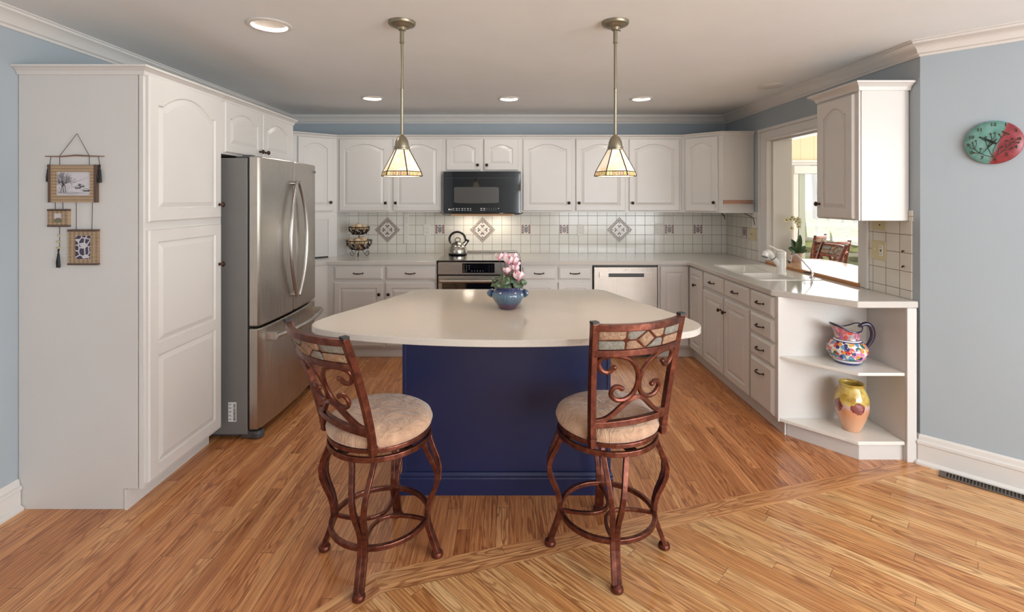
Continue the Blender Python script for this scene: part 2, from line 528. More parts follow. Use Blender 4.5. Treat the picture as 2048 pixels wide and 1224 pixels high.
def knob_mesh(P, n):
    n = Vector(n).normalized()
    rot = n.to_track_quat('Z', 'Y').to_matrix()
    return MB().lathe([(.0085, 0), (.0085, .002), (.0045, .005), (.0045, .012), (.010, .015), (.0145, .020), (.0155, .025), (.012, .030), (.005, .0325), (.001, .033)], P, 16, rot=rot)

def pull_mesh(P, u, n, w=0.086):
    """bar pull centred at P, along u"""
    P = Vector(P); u = Vector(u).normalized(); n = Vector(n).normalized()
    pts = []; rad = []
    for i in range(17):
        q = -1 + 2 * i / 16
        pts.append(P + u * (q * w / 2) + n * (0.004 + 0.022 * math.sqrt(max(0, 1 - abs(q) ** 3.0))) + Vector((0, 0, -0.003 * (1 - q * q))))
        rad.append(0.0034 + 0.0022 * (1 - q * q))
    mb = MB().tube(pts, 0.005, 8, radii=rad)
    for q in (-1, 1):
        mb.lathe([(.007, 0), (.007, .004), (.004, .006)], P + u * (q * w / 2), 10, rot=n.to_track_quat('Z', 'Y').to_matrix())
    return mb

def add_door(root, P, u, n, w, h, knob=None, arch=0.0, panels=None, stile=0.052):
    d = build('door', door_mesh(P, u, n, w, h, arch=arch, panels=panels, stile=stile), M['cab'], root)
    if knob:
        P = Vector(P); K_ = P + Vector(u).normalized() * knob[0] + Vector((0, 0, knob[1])) + Vector(n).normalized() * 0.019
        build('knob', knob_mesh(K_, n), M['bronze'], d, smooth=True)
    return d
def add_drawer(root, P, u, n, w, h, pull=True, kz=None):
    d = build('drawer', drawer_mesh(P, u, n, w, h), M['cab'], root)
    if pull:
        K_ = Vector(P) + Vector(u).normalized() * (w / 2) + Vector((0, 0, kz if kz else h / 2)) + Vector(n).normalized() * 0.019
        build('pull_handle', pull_mesh(K_, u, n), M['bronze'], d, smooth=True)
    return d

# ---------------------------------------------------------------- room shell
H = 2.39
XL, XR, YB = -2.37, 2.335, 5.30
CX, CY = 2.335, 2.80            # corner where the right wall turns 45 degrees
AX, AY = 3.85, 2.80 - (3.85 - 2.335)
U0 = (-.544, 1.976); L0 = (-.486, 1.8745)
U1 = (2.6, 1.976 + .2993 * 3.144); L1 = (2.6, 1.8745 + .3048 * 3.086)
s1 = (-2.6 + .544) / -.67; U2 = (-2.6, 1.976 - .742 * s1)
s2 = (-2.6 + .486) / -.67; L2 = (-2.6, 1.8745 - .742 * s2)
mb = MB()
def flat(poly): k = len(mb.v); mb.v += [(x, y, 0.0) for x, y in poly]; mb.f.append(tuple(range(k, k + len(poly))))
flat([U2, U0, U1, (2.6, 5.5), (-2.6, 5.5)])
flat([U0, L0, L1, U1])
flat([U2, L2, L0, U0])
flat([L2, (-2.6, -3.2), (4.1, -3.2), (4.1, 2.815), L1, L0])
k = len(mb.v)
mb.add([(-2.6, -3.2, -.15), (4.1, -3.2, -.15), (4.1, 5.5, -.15), (-2.6, 5.5, -.15)], [(0, 3, 2, 1)])
fl = struct('floor', mb, [M['oak_k'], M['oak_s'], M['oak_s2'], M['oak_d'], M['oak_k']])
for i, p in enumerate(fl.data.polygons): p.material_index = i
me = fl.data; bm = bmesh.new(); bm.from_mesh(me)
for f in bm.faces:
    if f.normal.z < 0 and f.calc_center_median().z > -.01: f.normal_flip()
bm.to_mesh(me); bm.free()

struct('ceiling', MB().box(-2.6, 4.1, -3.2, 5.5, H, H + .15), M['ceil'])
struct('wall_left', MB().box(XL - .15, XL, -3.1, YB, 0, H), M['wall'])
struct('wall_back', MB().box(XL - .15, XR + .2, YB, YB + .15, 0, H), M['wall'])
# right wall with the pass-through opening
OY0, OY1, OZ0, OZ1 = 3.265, 4.47, 0.912, 2.045
WX = XR + 0.215
mb = MB()
mb.box(XR, WX, OY1, YB, 0, H).box(XR, WX, CY + .0, OY0, 0, H).box(XR, WX, OY0, OY1, 0, OZ0).box(XR, WX, OY0, OY1, OZ1, H)
struct('wall_right', mb, M['wall'])
# angled wall, dining walls
mb = MB().prism([(CX, CY), (AX, AY), (AX + .15, AY + .02), (AX + .15, AY + .1), (CX + .215, CY)], 0, H)
struct('wall_angled', mb, M['wall'])
mb = MB()
mb.box(AX, AX + .15, AY - .05, AY + .08, 0, H).box(AX, AX + .15, -3.1, -2.0, 0, H).box(AX, AX + .15, -2.0, AY - .05, 0, .35).box(AX, AX + .15, -2.0, AY - .05, 2.2, H)
struct('wall_dining_side', mb, M['wall'])
mb = MB()
mb.box(XL - .15, 1.3, -3.2, -3.05, 0, H).box(3.6, AX + .15, -3.2, -3.05, 0, H).box(1.3, 3.6, -3.2, -3.05, 0, .6).box(1.3, 3.6, -3.2, -3.05, 2.2, H)
struct('wall_rear', mb, M['wall'])
for nm, y0, y1, z0, z1 in (('window_2', -2.0, AY - .05, .35, 2.2),):
    mb = MB(); ny = 3
    for i in range(ny + 1):
        y = y0 + (y1 - y0 - .05) * i / ny; mb.box(AX + .02, AX + .09, y, y + .05, z0, z1)
    mb.box(AX + .02, AX + .09, y0, y1, z0, z0 + .05).box(AX + .02, AX + .09, y0, y1, z1 - .05, z1)
    struct(nm, mb, M['trim'])
mb = MB()
for i in range(4):
    x = 1.3 + 2.25 * i / 3; mb.box(x, x + .05, -3.15, -3.08, .6, 2.2)
mb.box(1.3, 3.6, -3.15, -3.08, .6, .65).box(1.3, 3.6, -3.15, -3.08, 2.15, 2.2)
struct('window_3', mb, M['trim'])

# crown moulding (left of the path is the room side)
mb = MB(); sweep(mb, [(XL, YB), (XL, -3.0)], crown_prof(H)); struct('trim_1', mb, M['trim'], smooth=True, sharp=30)
mb = MB(); sweep(mb, [(XR, YB), (XL, YB)], crown_prof(H)); struct('trim_2', mb, M['trim'], smooth=True, sharp=30)
mb = MB(); sweep(mb, [(AX, AY), (CX, CY), (XR, YB)], crown_prof(H)); struct('trim_3', mb, M['trim'], smooth=True, sharp=30)
# baseboards
def base_prof(h=.165):
    return [(0, 0), (.034, 0), (.034, .012), (.022, .022), (.018, .024), (.018, h - .055), (.024, h - .05), (.024, h - .036), (.014, h - .03), (.012, h - .01), (.006, h), (0, h)]
mb = MB(); sweep(mb, [(XL, 2.375), (XL, -3.0)], base_prof(.15)); struct('baseboard_left', mb, M['trim'])
mb = MB(); sweep(mb, [(AX, AY), (CX, CY), (CX, CY + .035)], base_prof(.165)); struct('baseboard_right', mb, M['trim'])

# pass-through casing (window_1)
mb = MB()
cp = .016; cw = .098
def casing_bar(y0, y1, z0, z1):
    mb.box(XR - cp, XR, y0, y1, z0, z1)
q_ = .001
# flat boards, then the raised outer bead, none of them overlapping
mb.box(XR - .012, XR - q_, OY1 + .0, OY1 + .086, .916, 2.044).box(XR - .022, XR - q_, OY1 + .086, OY1 + .112, .916, 2.108)
mb.box(XR - .012, XR - q_, OY0 - .056, OY0, .916, 2.044).box(XR - .022, XR - q_, OY0 - .078, OY0 - .056, .916, 2.108)
mb.box(XR - .012, XR - q_, OY0 - .056, OY1 + .086, 2.0445, 2.108).box(XR - .026, XR - q_, OY0 - .082, OY1 + .116, 2.1085, 2.135)
# jamb lining with stops
mb.box(XR - .010, WX + .004, OY1 - .02, OY1 - q_, OZ0 + .027, OZ1 - .0205).box(XR - .010, WX + .004, OY0 + q_, OY0 + .02, OZ0 + .027, OZ1 - .0205)
mb.box(XR - .010, WX + .004, OY0 + q_, OY1 - q_, OZ1 - .02, OZ1 - q_)
mb.box(XR + .04, XR + .055, OY1 - .036, OY1 - .0205, OZ0 + .027, OZ1 - .0365).box(XR + .04, XR + .055, OY0 + .0205, OY0 + .036, OZ0 + .027, OZ1 - .0365).box(XR + .04, XR + .055, OY0 + .0205, OY1 - .0205, OZ1 - .036, OZ1 - .0205)
struct('window_1', mb, M['trim'], bevel=.0015)

# ---------------------------------------------------------------- sunroom
M['yellow'] = painted('pale_yellow_board_paint', (236, 224, 188), 0.7)
m = M['yellow']; t = NT(m); s = t.sep(t.obj())
gr = t.math('LESS_THAN', t.math('FRACT', t.math('DIVIDE', s[0], 0.215)), 0.03)
t.base(t.mix(gr, (236, 224, 190), (206, 192, 150)))
M['sunwall'] = painted('cream_sunroom_paint', (236, 232, 222), 0.7)
M['sunfloor'] = mat('sunroom_floor_tile', (180, 165, 145), 0.5)
SX0, SX1, SY0, SY1 = WX, 7.5, 2.82, 8.0
struct('floor_sunroom', MB().box(SX0 - .01, SX1, SY0, SY1 + .1, -.15, 0), M['sunfloor'])
struct('ceiling_sunroom', MB().box(SX0, SX1 + .1, SY0, SY1 + .1, 3.0, 3.1), M['sunwall'])
mb = MB().box(SX0 - .1, 4.60, SY1, SY1 + .12, 0, 3.0).box(7.0, SX1 + .1, SY1, SY1 + .12, 0, 3.0)
struct('wall_sunroom_end', mb, M['sunwall'])
struct('wall_sunroom_gable', MB().box(4.60, 7.0, SY1, SY1 + .12, 2.12, 3.0).box(4.4, 4.62, SY1 - .012, SY1, 2.12, 3.0), M['yellow'])
mb = MB().box(SX0 - .1, SX0, YB + .1, SY1, 0, 3.0).box(WX - .21, SX0, CY, YB + .1, H, 3.0)
struct('wall_sunroom_left', mb, M['sunwall'])
struct('wall_sunroom_front', MB().box(SX0, SX1 + .1, SY0 - .1, SY0, 0, 3.0), M['sunwall'])
mb = MB().box(SX1, SX1 + .1, SY0, SY1, 0, .5).box(SX1, SX1 + .1, SY0, SY1, 2.4, 3.0)
for y in (SY0, 4.5, 6.2, SY1 - .08): mb.box(SX1, SX1 + .1, y, y + .08, .5, 2.4)
struct('wall_sunroom_side', mb, M['sunwall'])
# sliding glass door with header
mb = MB().box(4.55, 7.05, SY1 - .02, SY1, 2.04, 2.12).box(4.56, 7.0, SY1 - .06, SY1 - .02, 2.085, 2.12)
struct('trim_4', mb, M['trim'])
mb = MB()
mb.box(4.60, 7.0, SY1 - .055, SY1 + .06, 1.90, 2.03)            # roller header
mb.box(4.60, 4.68, SY1 - .03, SY1 + .06, 0, 1.9).box(5.9, 5.98, SY1 - .02, SY1 + .04, .05, 1.9).box(6.92, 7.0, SY1 - .03, SY1 + .06, 0, 1.9)
mb.box(4.60, 7.0, SY1 - .03, SY1 + .06, 0, .08)
dr = struct('door_1', mb, M['trim'], bevel=.004)
M['sage'] = mat('grey_green_frame', (176, 182, 168), 0.5)
build('door_frame', MB().box(4.70, 4.80, SY1 - .01, SY1 + .03, .08, 1.9), M['sage'], dr)
m = bpy.data.materials.new('clear_glass'); m.use_nodes = True
nt = m.node_tree; nt.nodes.clear()
o_ = nt.nodes.new('ShaderNodeOutputMaterial'); mx = nt.nodes.new('ShaderNodeMixShader'); tr = nt.nodes.new('ShaderNodeBsdfTransparent'); gl = nt.nodes.new('ShaderNodeBsdfGlossy')
gl.inputs['Roughness'].default_value = 0.02; tr.inputs[0].default_value = (.96, .98, .97, 1)
mx.inputs[0].default_value = 0.09
nt.links.new(tr.outputs[0], mx.inputs[1]); nt.links.new(gl.outputs[0], mx.inputs[2]); nt.links.new(mx.outputs[0], o_.inputs[0])
M['glass'] = m
build('glass_pane', MB().box(4.80, 6.92, SY1 + .008, SY1 + .014, .08, 1.9), M['glass'], dr)
# ---------------------------------------------------------------- cabinets
X_, Y_, Z_ = Vector((1, 0, 0)), Vector((0, 1, 0)), Vector((0, 0, 1))
TOPZ = 2.138
# --- tall pantry cabinet
r = thing('pantry_cabinet', 'tall white pantry cabinet with an arched upper door and a long lower door', 'cabinet', (XL + .3, 2.7, 0))
PF = -1.765
mb = MB().prism([(XL + .004, 2.392), (PF - .02, 2.392), (PF - .02, 3.02), (XL + .004, 3.02)], .1, 2.112)
mb.box(XL + .004, -1.84, 2.392, 3.02, 0, .1)
build('body', mb, M['cab'], r)
build('side_panel', MB().box(XL + .003, PF - .028, 2.38, 2.392, .1, 2.112).box(XL + .003, -1.852, 2.38, 2.392, 0, .1), M['cab_panel'], r, bevel=.001)
mb = MB().box(PF - .02, PF, 2.378, 2.40, .1, 2.112).box(PF - .02, PF, 2.985, 3.02, .1, 2.112).box(PF - .02, PF, 2.40, 2.985, 2.095, 2.112).box(PF - .02, PF, 2.40, 2.985, 1.335, 1.395).box(PF - .02, PF, 2.40, 2.985, .1, .13)
build('face_frame', mb, M['cab'], r)
build('toe_kick', MB().box(-1.852, -1.838, 2.374, 3.02, 0, .098), M['cab'], r)
mb = MB(); sweep(mb, [(PF, 3.0), (PF, 2.38), (XL + .003, 2.38)][::-1] if False else [(XL + .003, 2.38), (PF, 2.38), (PF, 3.02)][::-1], cab_crown(TOPZ, .042, .04))
build('crown_moulding', mb, M['cab'], r)
P0 = (PF, 2.395, 1.385)
add_door(r, (PF, 2.395, 1.385), Y_, X_, .60, .715, (.575, .078), arch=.075, stile=.06)
add_door(r, (PF, 2.395, .12), Y_, X_, .60, 1.225, (.575, .985), panels=[(.06, .60), (.66, 1.165)], stile=.06)
# --- cabinet over the refrigerator
r = thing('wall_cabinet', 'white two-door cabinet above the steel refrigerator', 'cabinet', (XL + .3, 3.5, 1.775))
mb = MB().box(XL + .004, PF, 3.022, 4.03, 1.775, 2.112)
build('body', mb, M['cab'], r)
mb = MB(); sweep(mb, [(PF, 4.03), (PF, 3.022)], cab_crown(TOPZ, .042, .04)); build('crown_moulding', mb, M['cab'], r)
add_door(r, (PF, 3.04, 1.787), Y_, X_, .445, .31, (.415, .04), arch=.045, stile=.05)
add_door(r, (PF, 3.505, 1.787), Y_, X_, .445, .31, (.03, .04), arch=.045, stile=.05)
build('end_panel', MB().box(XL + .004, PF - .004, 4.012, 4.032, 0.0, 1.775), M['cab_panel'], r)

# --- back row of wall cabinets
FY = 4.97; ZB = 1.362
def back_wall_cab(name, label, x0, x1, z0, doors, arch, base=True):
    r = thing(name, label, 'cabinet', ((x0 + x1) / 2, 5.1, z0), group=None)
    mb = MB().box(x0, x1, FY, YB - .004, z0, 2.112)
    build('body', mb, M['cab'], r)
    mb = MB(); sweep(mb, [(x0, FY), (x1, FY)][::-1] if False else [(x1, FY), (x0, FY)][::-1], [(-d, z) for d, z in cab_crown(TOPZ, .036, .03)]); build('crown_moulding', mb, M['cab'], r)
    for (a, b, za, zb, kx) in doors:
        w = b - a
        add_door(r, (a, FY, za), X_, -Y_, w, zb - za, ((w - .03) if kx > 0 else .03, 1.455 - za if z0 < 1.5 else 1.835 - za), arch=arch, stile=.05 if z0 < 1.5 else .055)
    return r
back_wall_cab('wall_cabinet', 'white two-door wall cabinet above the two-tier wire basket, behind the left pendant', -1.745, -.655, ZB, [(-1.707, -1.205, 1.376, 2.097, 1), (-1.165, -.678, 1.376, 2.097, -1)], .05)
back_wall_cab('wall_cabinet', 'short white two-door cabinet directly above the black microwave', -.655, .118, 1.771, [(-.63, -.284, 1.785, 2.097, 1), (-.252, .093, 1.785, 2.097, -1)], .035)
back_wall_cab('wall_cabinet', 'white two-door wall cabinet immediately right of the microwave', .118, 1.188, ZB, [(.141, .631, 1.376, 2.097, 1), (.673, 1.17, 1.376, 2.097, -1)], .05)
back_wall_cab('wall_cabinet', 'white single-door wall cabinet right of the right pendant, beside the angled corner cabinet', 1.188, 1.735, ZB, [(1.208, 1.712, 1.376, 2.097, -1)], .05)

# --- diagonal corner wall cabinets
def diag_cab(sign, label, knobside):
    xs = XR if sign > 0 else XL
    a = (sign * 1.737, 4.97); b = (sign * 2.035 if sign > 0 else -2.06, 4.69)
    r = thing('corner_wall_cabinet', label, 'cabinet', (sign * 2.0, 5.0, ZB))
    poly = [a, b, (xs - sign * .004, 4.69), (xs - sign * .004, YB - .004), (sign * 1.737, YB - .004)]
    build('body', MB().prism(poly, ZB, 2.112), M['cab'], r)
    path = [(sign * 1.737, 4.97), b, (xs - sign * .004, 4.69)]
    mb = MB(); prof = cab_crown(TOPZ, .036, .03)
    if sign > 0: prof = [(-d, z) for d, z in prof]
    sweep(mb, path, prof); build('crown_moulding', mb, M['cab'], r)
    A = Vector((a[0], a[1], 0)); B = Vector((b[0], b[1], 0))
    if sign < 0: A, B = B, A
    u = (B - A).normalized(); L = (B - A).length
    n = Vector((u.y, -u.x, 0))
    add_door(r, A + u * .045 + Z_ * 1.376, u, n, L - .09, .721, ((L - .12), .085), arch=.04, stile=.052)
    return r
rc = diag_cab(1, 'white angled corner wall cabinet beside the pass-through window', 1)
diag_cab(-1, 'white angled corner wall cabinet behind the refrigerator', 1)
mr = MB().box(2.036, XR - .02, 4.672, 4.69, 1.452, 1.464).box(2.036, XR - .02, 4.676, 4.69, 1.474, 1.484)
tag(build('mounting_rail', mr, M['copper']), 'copper coloured double rail across the side of the angled corner cabinet', 'rail')
mb = MB()
mb.tube([(2.05, 4.75, 1.361), (2.06, 4.74, 1.335), (2.075, 4.735, 1.32)], .003, 6).tube([(2.06, 4.78, 1.361), (2.08, 4.77, 1.34), (2.085, 4.76, 1.30)], .003, 6)
mb.tube([(2.26, 4.75, 1.361), (2.29, 4.72, 1.34), (2.32, 4.68, 1.31), (2.325, 4.665, 1.25)], .003, 6)
tag(build('light_wire', mb, M['cord']), 'loose dark wires hanging under the angled corner cabinet', 'wire')

# --- wall cabinet at the near right end
r = thing('wall_cabinet', 'white single-door wall cabinet beside the pass-through opening, its plain side facing the room', 'cabinet', (2.2, 3.05, 1.371))
NX = 2.04
build('body', MB().box(NX, XR - .004, 2.875, 3.255, 1.371, 2.135), M['cab'], r)
build('side_panel', MB().box(NX + .012, XR - .03, 2.869, 2.875, 1.371, 2.135), M['cab'], r)
mb = MB(); sweep(mb, [(XR - .004, 2.869), (NX, 2.869), (NX, 3.255), (XR - .02, 3.255)], [(-d, z) for d, z in cab_crown(2.178, .05, .045)][::1] if False else cab_crown(2.178, .05, .045)); build('crown_moulding', mb, M['cab'], r)
# door seen from the pass-through side
add_door(r, (NX, 3.24, 1.38), -Y_, -X_, .335, .735, (.03, .085), arch=.05, stile=.055)

# --- base cabinets
BY, BX = 4.635, 1.705; CT = .914; CU = .876
def base_cab(label, x0, x1, drawers, doors):
    r = thing('base_cabinet', label, 'cabinet', ((x0 + x1) / 2, 4.9, 0))
    build('body', MB().box(x0, x1, BY, YB - .004, .1, CU), M['cab'], r)
    build('toe_kick', MB().box(x0, x1, BY + .045, YB - .01, 0, .1), M['cab'], r)
    for a, b, za, zb in drawers: add_drawer(r, (a, BY, za), X_, -Y_, b - a, zb - za)
    for a, b, za, zb, k in doors: add_door(r, (a, BY, za), X_, -Y_, b - a, zb - za, None if k == 0 else ((b - a - .03) if k > 0 else .03, zb - za - .11))
    return r
base_cab('white base cabinet with two drawers and two doors left of the range', -1.705, -.68,
         [(-1.639, -1.184, .738, .862), (-1.156, -.694, .738, .862)], [(-1.639, -1.184, .117, .714, 1), (-1.156, -.694, .117, .714, -1)])
base_cab('narrow white base cabinet with two small drawers between range and dishwasher', .112, .782,
         [(.125, .44, .738, .862), (.463, .772, .738, .862)], [(.125, .44, .117, .714, 1), (.463, .772, .117, .714, 0)])
# left corner base
r = thing('corner_base_cabinet', 'white corner base cabinet beside the refrigerator under the louvred garage', 'cabinet', (-2.1, 4.8, 0))
build('body', MB().prism([(-1.7055, 5.29), (-1.7055, 4.635), (-1.98, 4.36), (-1.98, 4.05), (XL + .004, 4.05), (XL + .004, 5.29)], .1, CU), M['cab'], r)
build('toe_kick', MB().prism([(-1.7055, 5.28), (-1.7055, 4.68), (-2.03, 4.38), (-2.03, 4.05), (XL + .01, 4.05), (XL + .01, 5.28)], 0, .1), M['cab'], r)
# right corner base with folding corner doors
r = thing('corner_base_cabinet', 'white corner base cabinet right of the dishwasher with a folding two-panel door', 'cabinet', (2.0, 4.8, 0))
build('body', MB().prism([(1.40, YB - .01), (1.40, BY), (BX, BY), (BX, 4.30), (XR - .01, 4.30), (XR - .01, YB - .01)], .1, CU), M['cab'], r)
build('toe_kick', MB().prism([(1.40, YB - .02), (1.40, BY + .045), (BX + .045, BY + .045), (BX + .045, 4.30), (XR - .02, 4.30), (XR - .02, YB - .02)], 0, .1), M['cab'], r)
add_door(r, (1.418, BY, .117), X_, -Y_, .265, .745, None)
add_door(r, (BX, BY - .028, .117), -Y_, -X_, .295, .745, (.15, .60))
# sink base, drawer base
def right_cab(label, y0, y1, drawers, doors):
    r = thing('base_cabinet', label, 'cabinet', (2.0, (y0 + y1) / 2, 0))
    mb = MB().box(BX, XR - .01, y0, y1, .1, .66 if doors else CU)
    if doors: mb.box(BX, BX + .05, y0, y1, .6605, CU)
    build('body', mb, M['cab'], r)
    build('toe_kick', MB().box(BX + .045, XR - .02, y0, y1, 0, .1), M['cab'], r)
    for ya, yb, za, zb, kz in drawers: add_drawer(r, (BX, yb, za), -Y_, -X_, yb - ya, zb - za, True, kz)
    for ya, yb, za, zb, k in doors: add_door(r, (BX, yb, za), -Y_, -X_, yb - ya, zb - za, ((yb - ya - .03) if k > 0 else .03, zb - za - .10))
right_cab('white sink base cabinet with two doors below two shallow drawers', 3.468, 4.298,
          [(3.895, 4.288, .735, .866, None), (3.478, 3.872, .735, .866, None)], [(3.895, 4.288, .108, .712, 1), (3.478, 3.872, .108, .712, -1)])
right_cab('white base cabinet with a stack of four drawers beside the open end shelves', 3.13, 3.466,
          [(3.16, 3.455, .735, .868, None), (3.16, 3.455, .578, .715, None), (3.16, 3.455, .424, .562, None), (3.16, 3.455, .106, .408, .23)], [])
# end shelf unit
r = thing('end_shelf_unit', 'white open end shelf unit with two angled shelves below the counter', 'shelf', (2.1, 3.0, 0))
shp = [(1.712, 3.118), (2.262, 3.118), (2.262, 2.815), (1.995, 2.815)]
build('back_panel', MB().box(1.703, 2.275, 3.1185, 3.1295, .09, CU), M['cab'], r)
build('wall_panel', MB().box(2.2625, 2.275, 2.8155, 3.118, .0, CU), M['cab'], r)
build('stile', MB().box(2.2625, 2.3165, 2.80, 2.815, .0, CU), M['cab'], r, bevel=.002)
build('shelf', MB().prism(shp, .091, .111), M['white'], r, bevel=.002)
build('shelf', MB().prism(shp, .486, .504), M['white'], r, bevel=.002)
build('toe_kick', MB().prism([(1.762, 3.125), (2.262, 3.125), (2.262, 2.832), (2.01, 2.832)], 0, .091), M['cab'], r)

# --- counters
def holed_slab(outer, holes, z0, z1):
    bm = bmesh.new(); 
    def ring(pts): 
        vs = [bm.verts.new((x, y, z1)) for x, y in pts]
        return [bm.edges.new((vs[i], vs[(i + 1) % len(vs)])) for i in range(len(vs))]
    es = ring(outer)
    for h_ in holes: es += ring(h_)
    bmesh.ops.triangle_fill(bm, use_beauty=True, use_dissolve=False, edges=es)
    bmesh.ops.recalc_face_normals(bm, faces=bm.faces[:])
    ret = bmesh.ops.extrude_face_region(bm, geom=bm.faces[:])
    for v in ret['geom']:
        if isinstance(v, bmesh.types.BMVert): v.co.z = z0
    bm.verts.index_update()
    mb = MB(); mb.v = [tuple(v.co) for v in bm.verts]; mb.f = [tuple(v.index for v in f.verts) for f in bm.faces]
    bm.free(); return mb
mb = MB().prism([(-.678, 5.298), (-.678, 4.61), (-1.71, 4.61), (-1.96, 4.36), (-1.96, 4.05), (XL + .002, 4.05), (XL + .002, 5.298)], CU, CT)
tag(build('countertop', mb, M['quartz'], bevel=.006), 'speckled grey-beige countertop left of the range, under the wire basket', 'countertop')
def rrect(x0, x1, y0, y1, r_, n=5):
    out = []
    for cx, cy, a0 in ((x1 - r_, y0 + r_, -PI / 2), (x1 - r_, y1 - r_, 0), (x0 + r_, y1 - r_, PI / 2), (x0 + r_, y0 + r_, PI)):
        for i in range(n + 1):
            a = a0 + PI / 2 * i / n; out.append((cx + r_ * math.cos(a), cy + r_ * math.sin(a)))
    return out
SKX0, SKX1, SKY0, SKY1 = 1.79, 2.262, 3.53, 4.35
outer = [(.110, 5.298), (.110, 4.61), (1.655, 4.61), (1.68, 4.585), (1.68, 3.165), (1.985, 2.805), (2.33, 2.805), (2.33, 5.298)]
mb = holed_slab(outer, [rrect(SKX0 + .005, SKX1 - .005, SKY0 + .005, SKY1 - .005, .04)], CU, CT)
tag(build('countertop', mb, M['quartz'], bevel=.005), 'pale L-shaped countertop running from the range past the sink to the angled end', 'countertop')
# sink
r = thing('kitchen_sink', 'white double-bowl sink set in the right counter below the pass-through', 'sink', (2.02, 3.94, CT))
b1 = rrect(1.805, 2.085, 3.90, 4.285, .05); b2 = rrect(1.805, 2.085, 3.555, 3.845, .05); b3 = rrect(2.125, 2.245, 3.56, 3.72, .03)
build('rim', holed_slab(rrect(SKX0, SKX1, SKY0, SKY1, .045), [b1, b2], CT - .02, CT + .004), M['white'], r, bevel=.002)
def bowl(poly, depth):
    c = Vector((sum(p[0] for p in poly) / len(poly), sum(p[1] for p in poly) / len(poly)))
    def L(k, z): return [(c.x + (p[0] - c.x) * k, c.y + (p[1] - c.y) * k, z) for p in poly]
    z = CT - .004
    return MB().loops([L(1.06, z - .003), L(1.06, z - .012), L(1.03, z - depth - .01), L(.3, z - depth - .02), L(.3, z - depth - .008), L(.82, z - depth + .004), L(.93, z - depth + .03), L(1.0, z - .003)][::-1], False, False).loops([L(.3, z - depth - .008)], True, False)
build('bowl', bowl(b1, .17), M['white'], r, smooth=True)
build('bowl', bowl(b2, .17), M['white'], r, smooth=True)
build('drain', MB().lathe([(.04, 0), (.04, .003), (.03, .004), (.001, .002)], (1.945, 4.11, CT - .185), 20), M['chrome'], r)

# faucet
r = thing('kitchen_faucet', 'white pull-out kitchen faucet standing behind the sink bowls', 'faucet', (2.10, 3.83, CT + .004))
fx, fy, fz = 2.115, 3.83, CT + .004
build('body', MB().lathe([(.036, 0), (.036, .006), (.033, .008), (.033, .125), (.031, .126), (.031, .129), (.0335, .130), (.0335, .146), (.0315, .147), (.0315, .150), (.034, .151), (.033, .168), (.02, .176), (.001, .178)], (fx, fy, fz), 28), M['white'], r, smooth=True, sharp=50)
build('spout', MB().tube([(fx - .005, fy, fz + .05), (fx - .03, fy, fz + .085), (fx - .065, fy, fz + .125), (fx - .085, fy, fz + .148)], .02, 16, radii=[.016, .023, .021, .019]), M['white'], r, smooth=True)
sp = build('spray_head', MB().tube([(fx - .072, fy, fz + .135), (fx - .09, fy, fz + .155), (fx - .105, fy, fz + .162), (fx - .118, fy, fz + .155), (fx - .126, fy, fz + .135)], .02, 16, radii=[.02, .024, .027, .029, .026]), M['white'], r, smooth=True)
build('nozzle', MB().lathe([(.022, 0), (.023, .006), (.001, .007)], (fx - .128, fy, fz + .130), 16, rot=Vector((-.35, 0, -1)).to_track_quat('Z', 'Y').to_matrix()), M['darkgrey'], sp)
build('collar', MB().tube([(fx - .060, fy, fz + .119), (fx - .064, fy, fz + .1235)], .0225, 16), M['darkgrey'], r)
build('lever_handle', MB().tube([(fx + .01, fy, fz + .172), (fx - .03, fy, fz + .182), (fx - .07, fy, fz + .205), (fx - .095, fy, fz + .215)], .006, 8, radii=[.011, .008, .006, .005]), M['white'], r, smooth=True)
# filter tap
r = thing('filter_tap', 'slim chrome filter tap with a curved spout at the sink corner', 'tap', (2.225, 3.66, CT + .004))
tx, ty, tz = 2.225, 3.62, CT + .004
build('base', MB().lathe([(.02, 0), (.02, .004), (.010, .008), (.009, .035), (.006, .04)], (tx, ty, tz), 16), M['chrome'], r, smooth=True)
pts = [(tx, ty, tz + .03), (tx - .01, ty, tz + .06), (tx - .06, ty, tz + .115), (tx - .10, ty, tz + .155)]
for i in range(9):
    a = i / 8 * 2.4
    pts.append((tx - .125 - .03 * math.sin(a - .5), ty, tz + .145 + .024 * math.cos(a - .5) ))
pts.append((tx - .165, ty, tz + .118))
build('spout', MB().tube(pts, .0055, 10), M['chrome'], r, smooth=True)
build('tip', MB().tube([(tx - .163, ty, tz + .121), (tx - .172, ty, tz + .107)], .008, 10), M['black'], r)
build('lever', MB().tube([(tx, ty, tz + .034), (tx - .055, ty + .01, tz + .04)], .004, 8, radii=[.006, .0035]), M['black'], r)

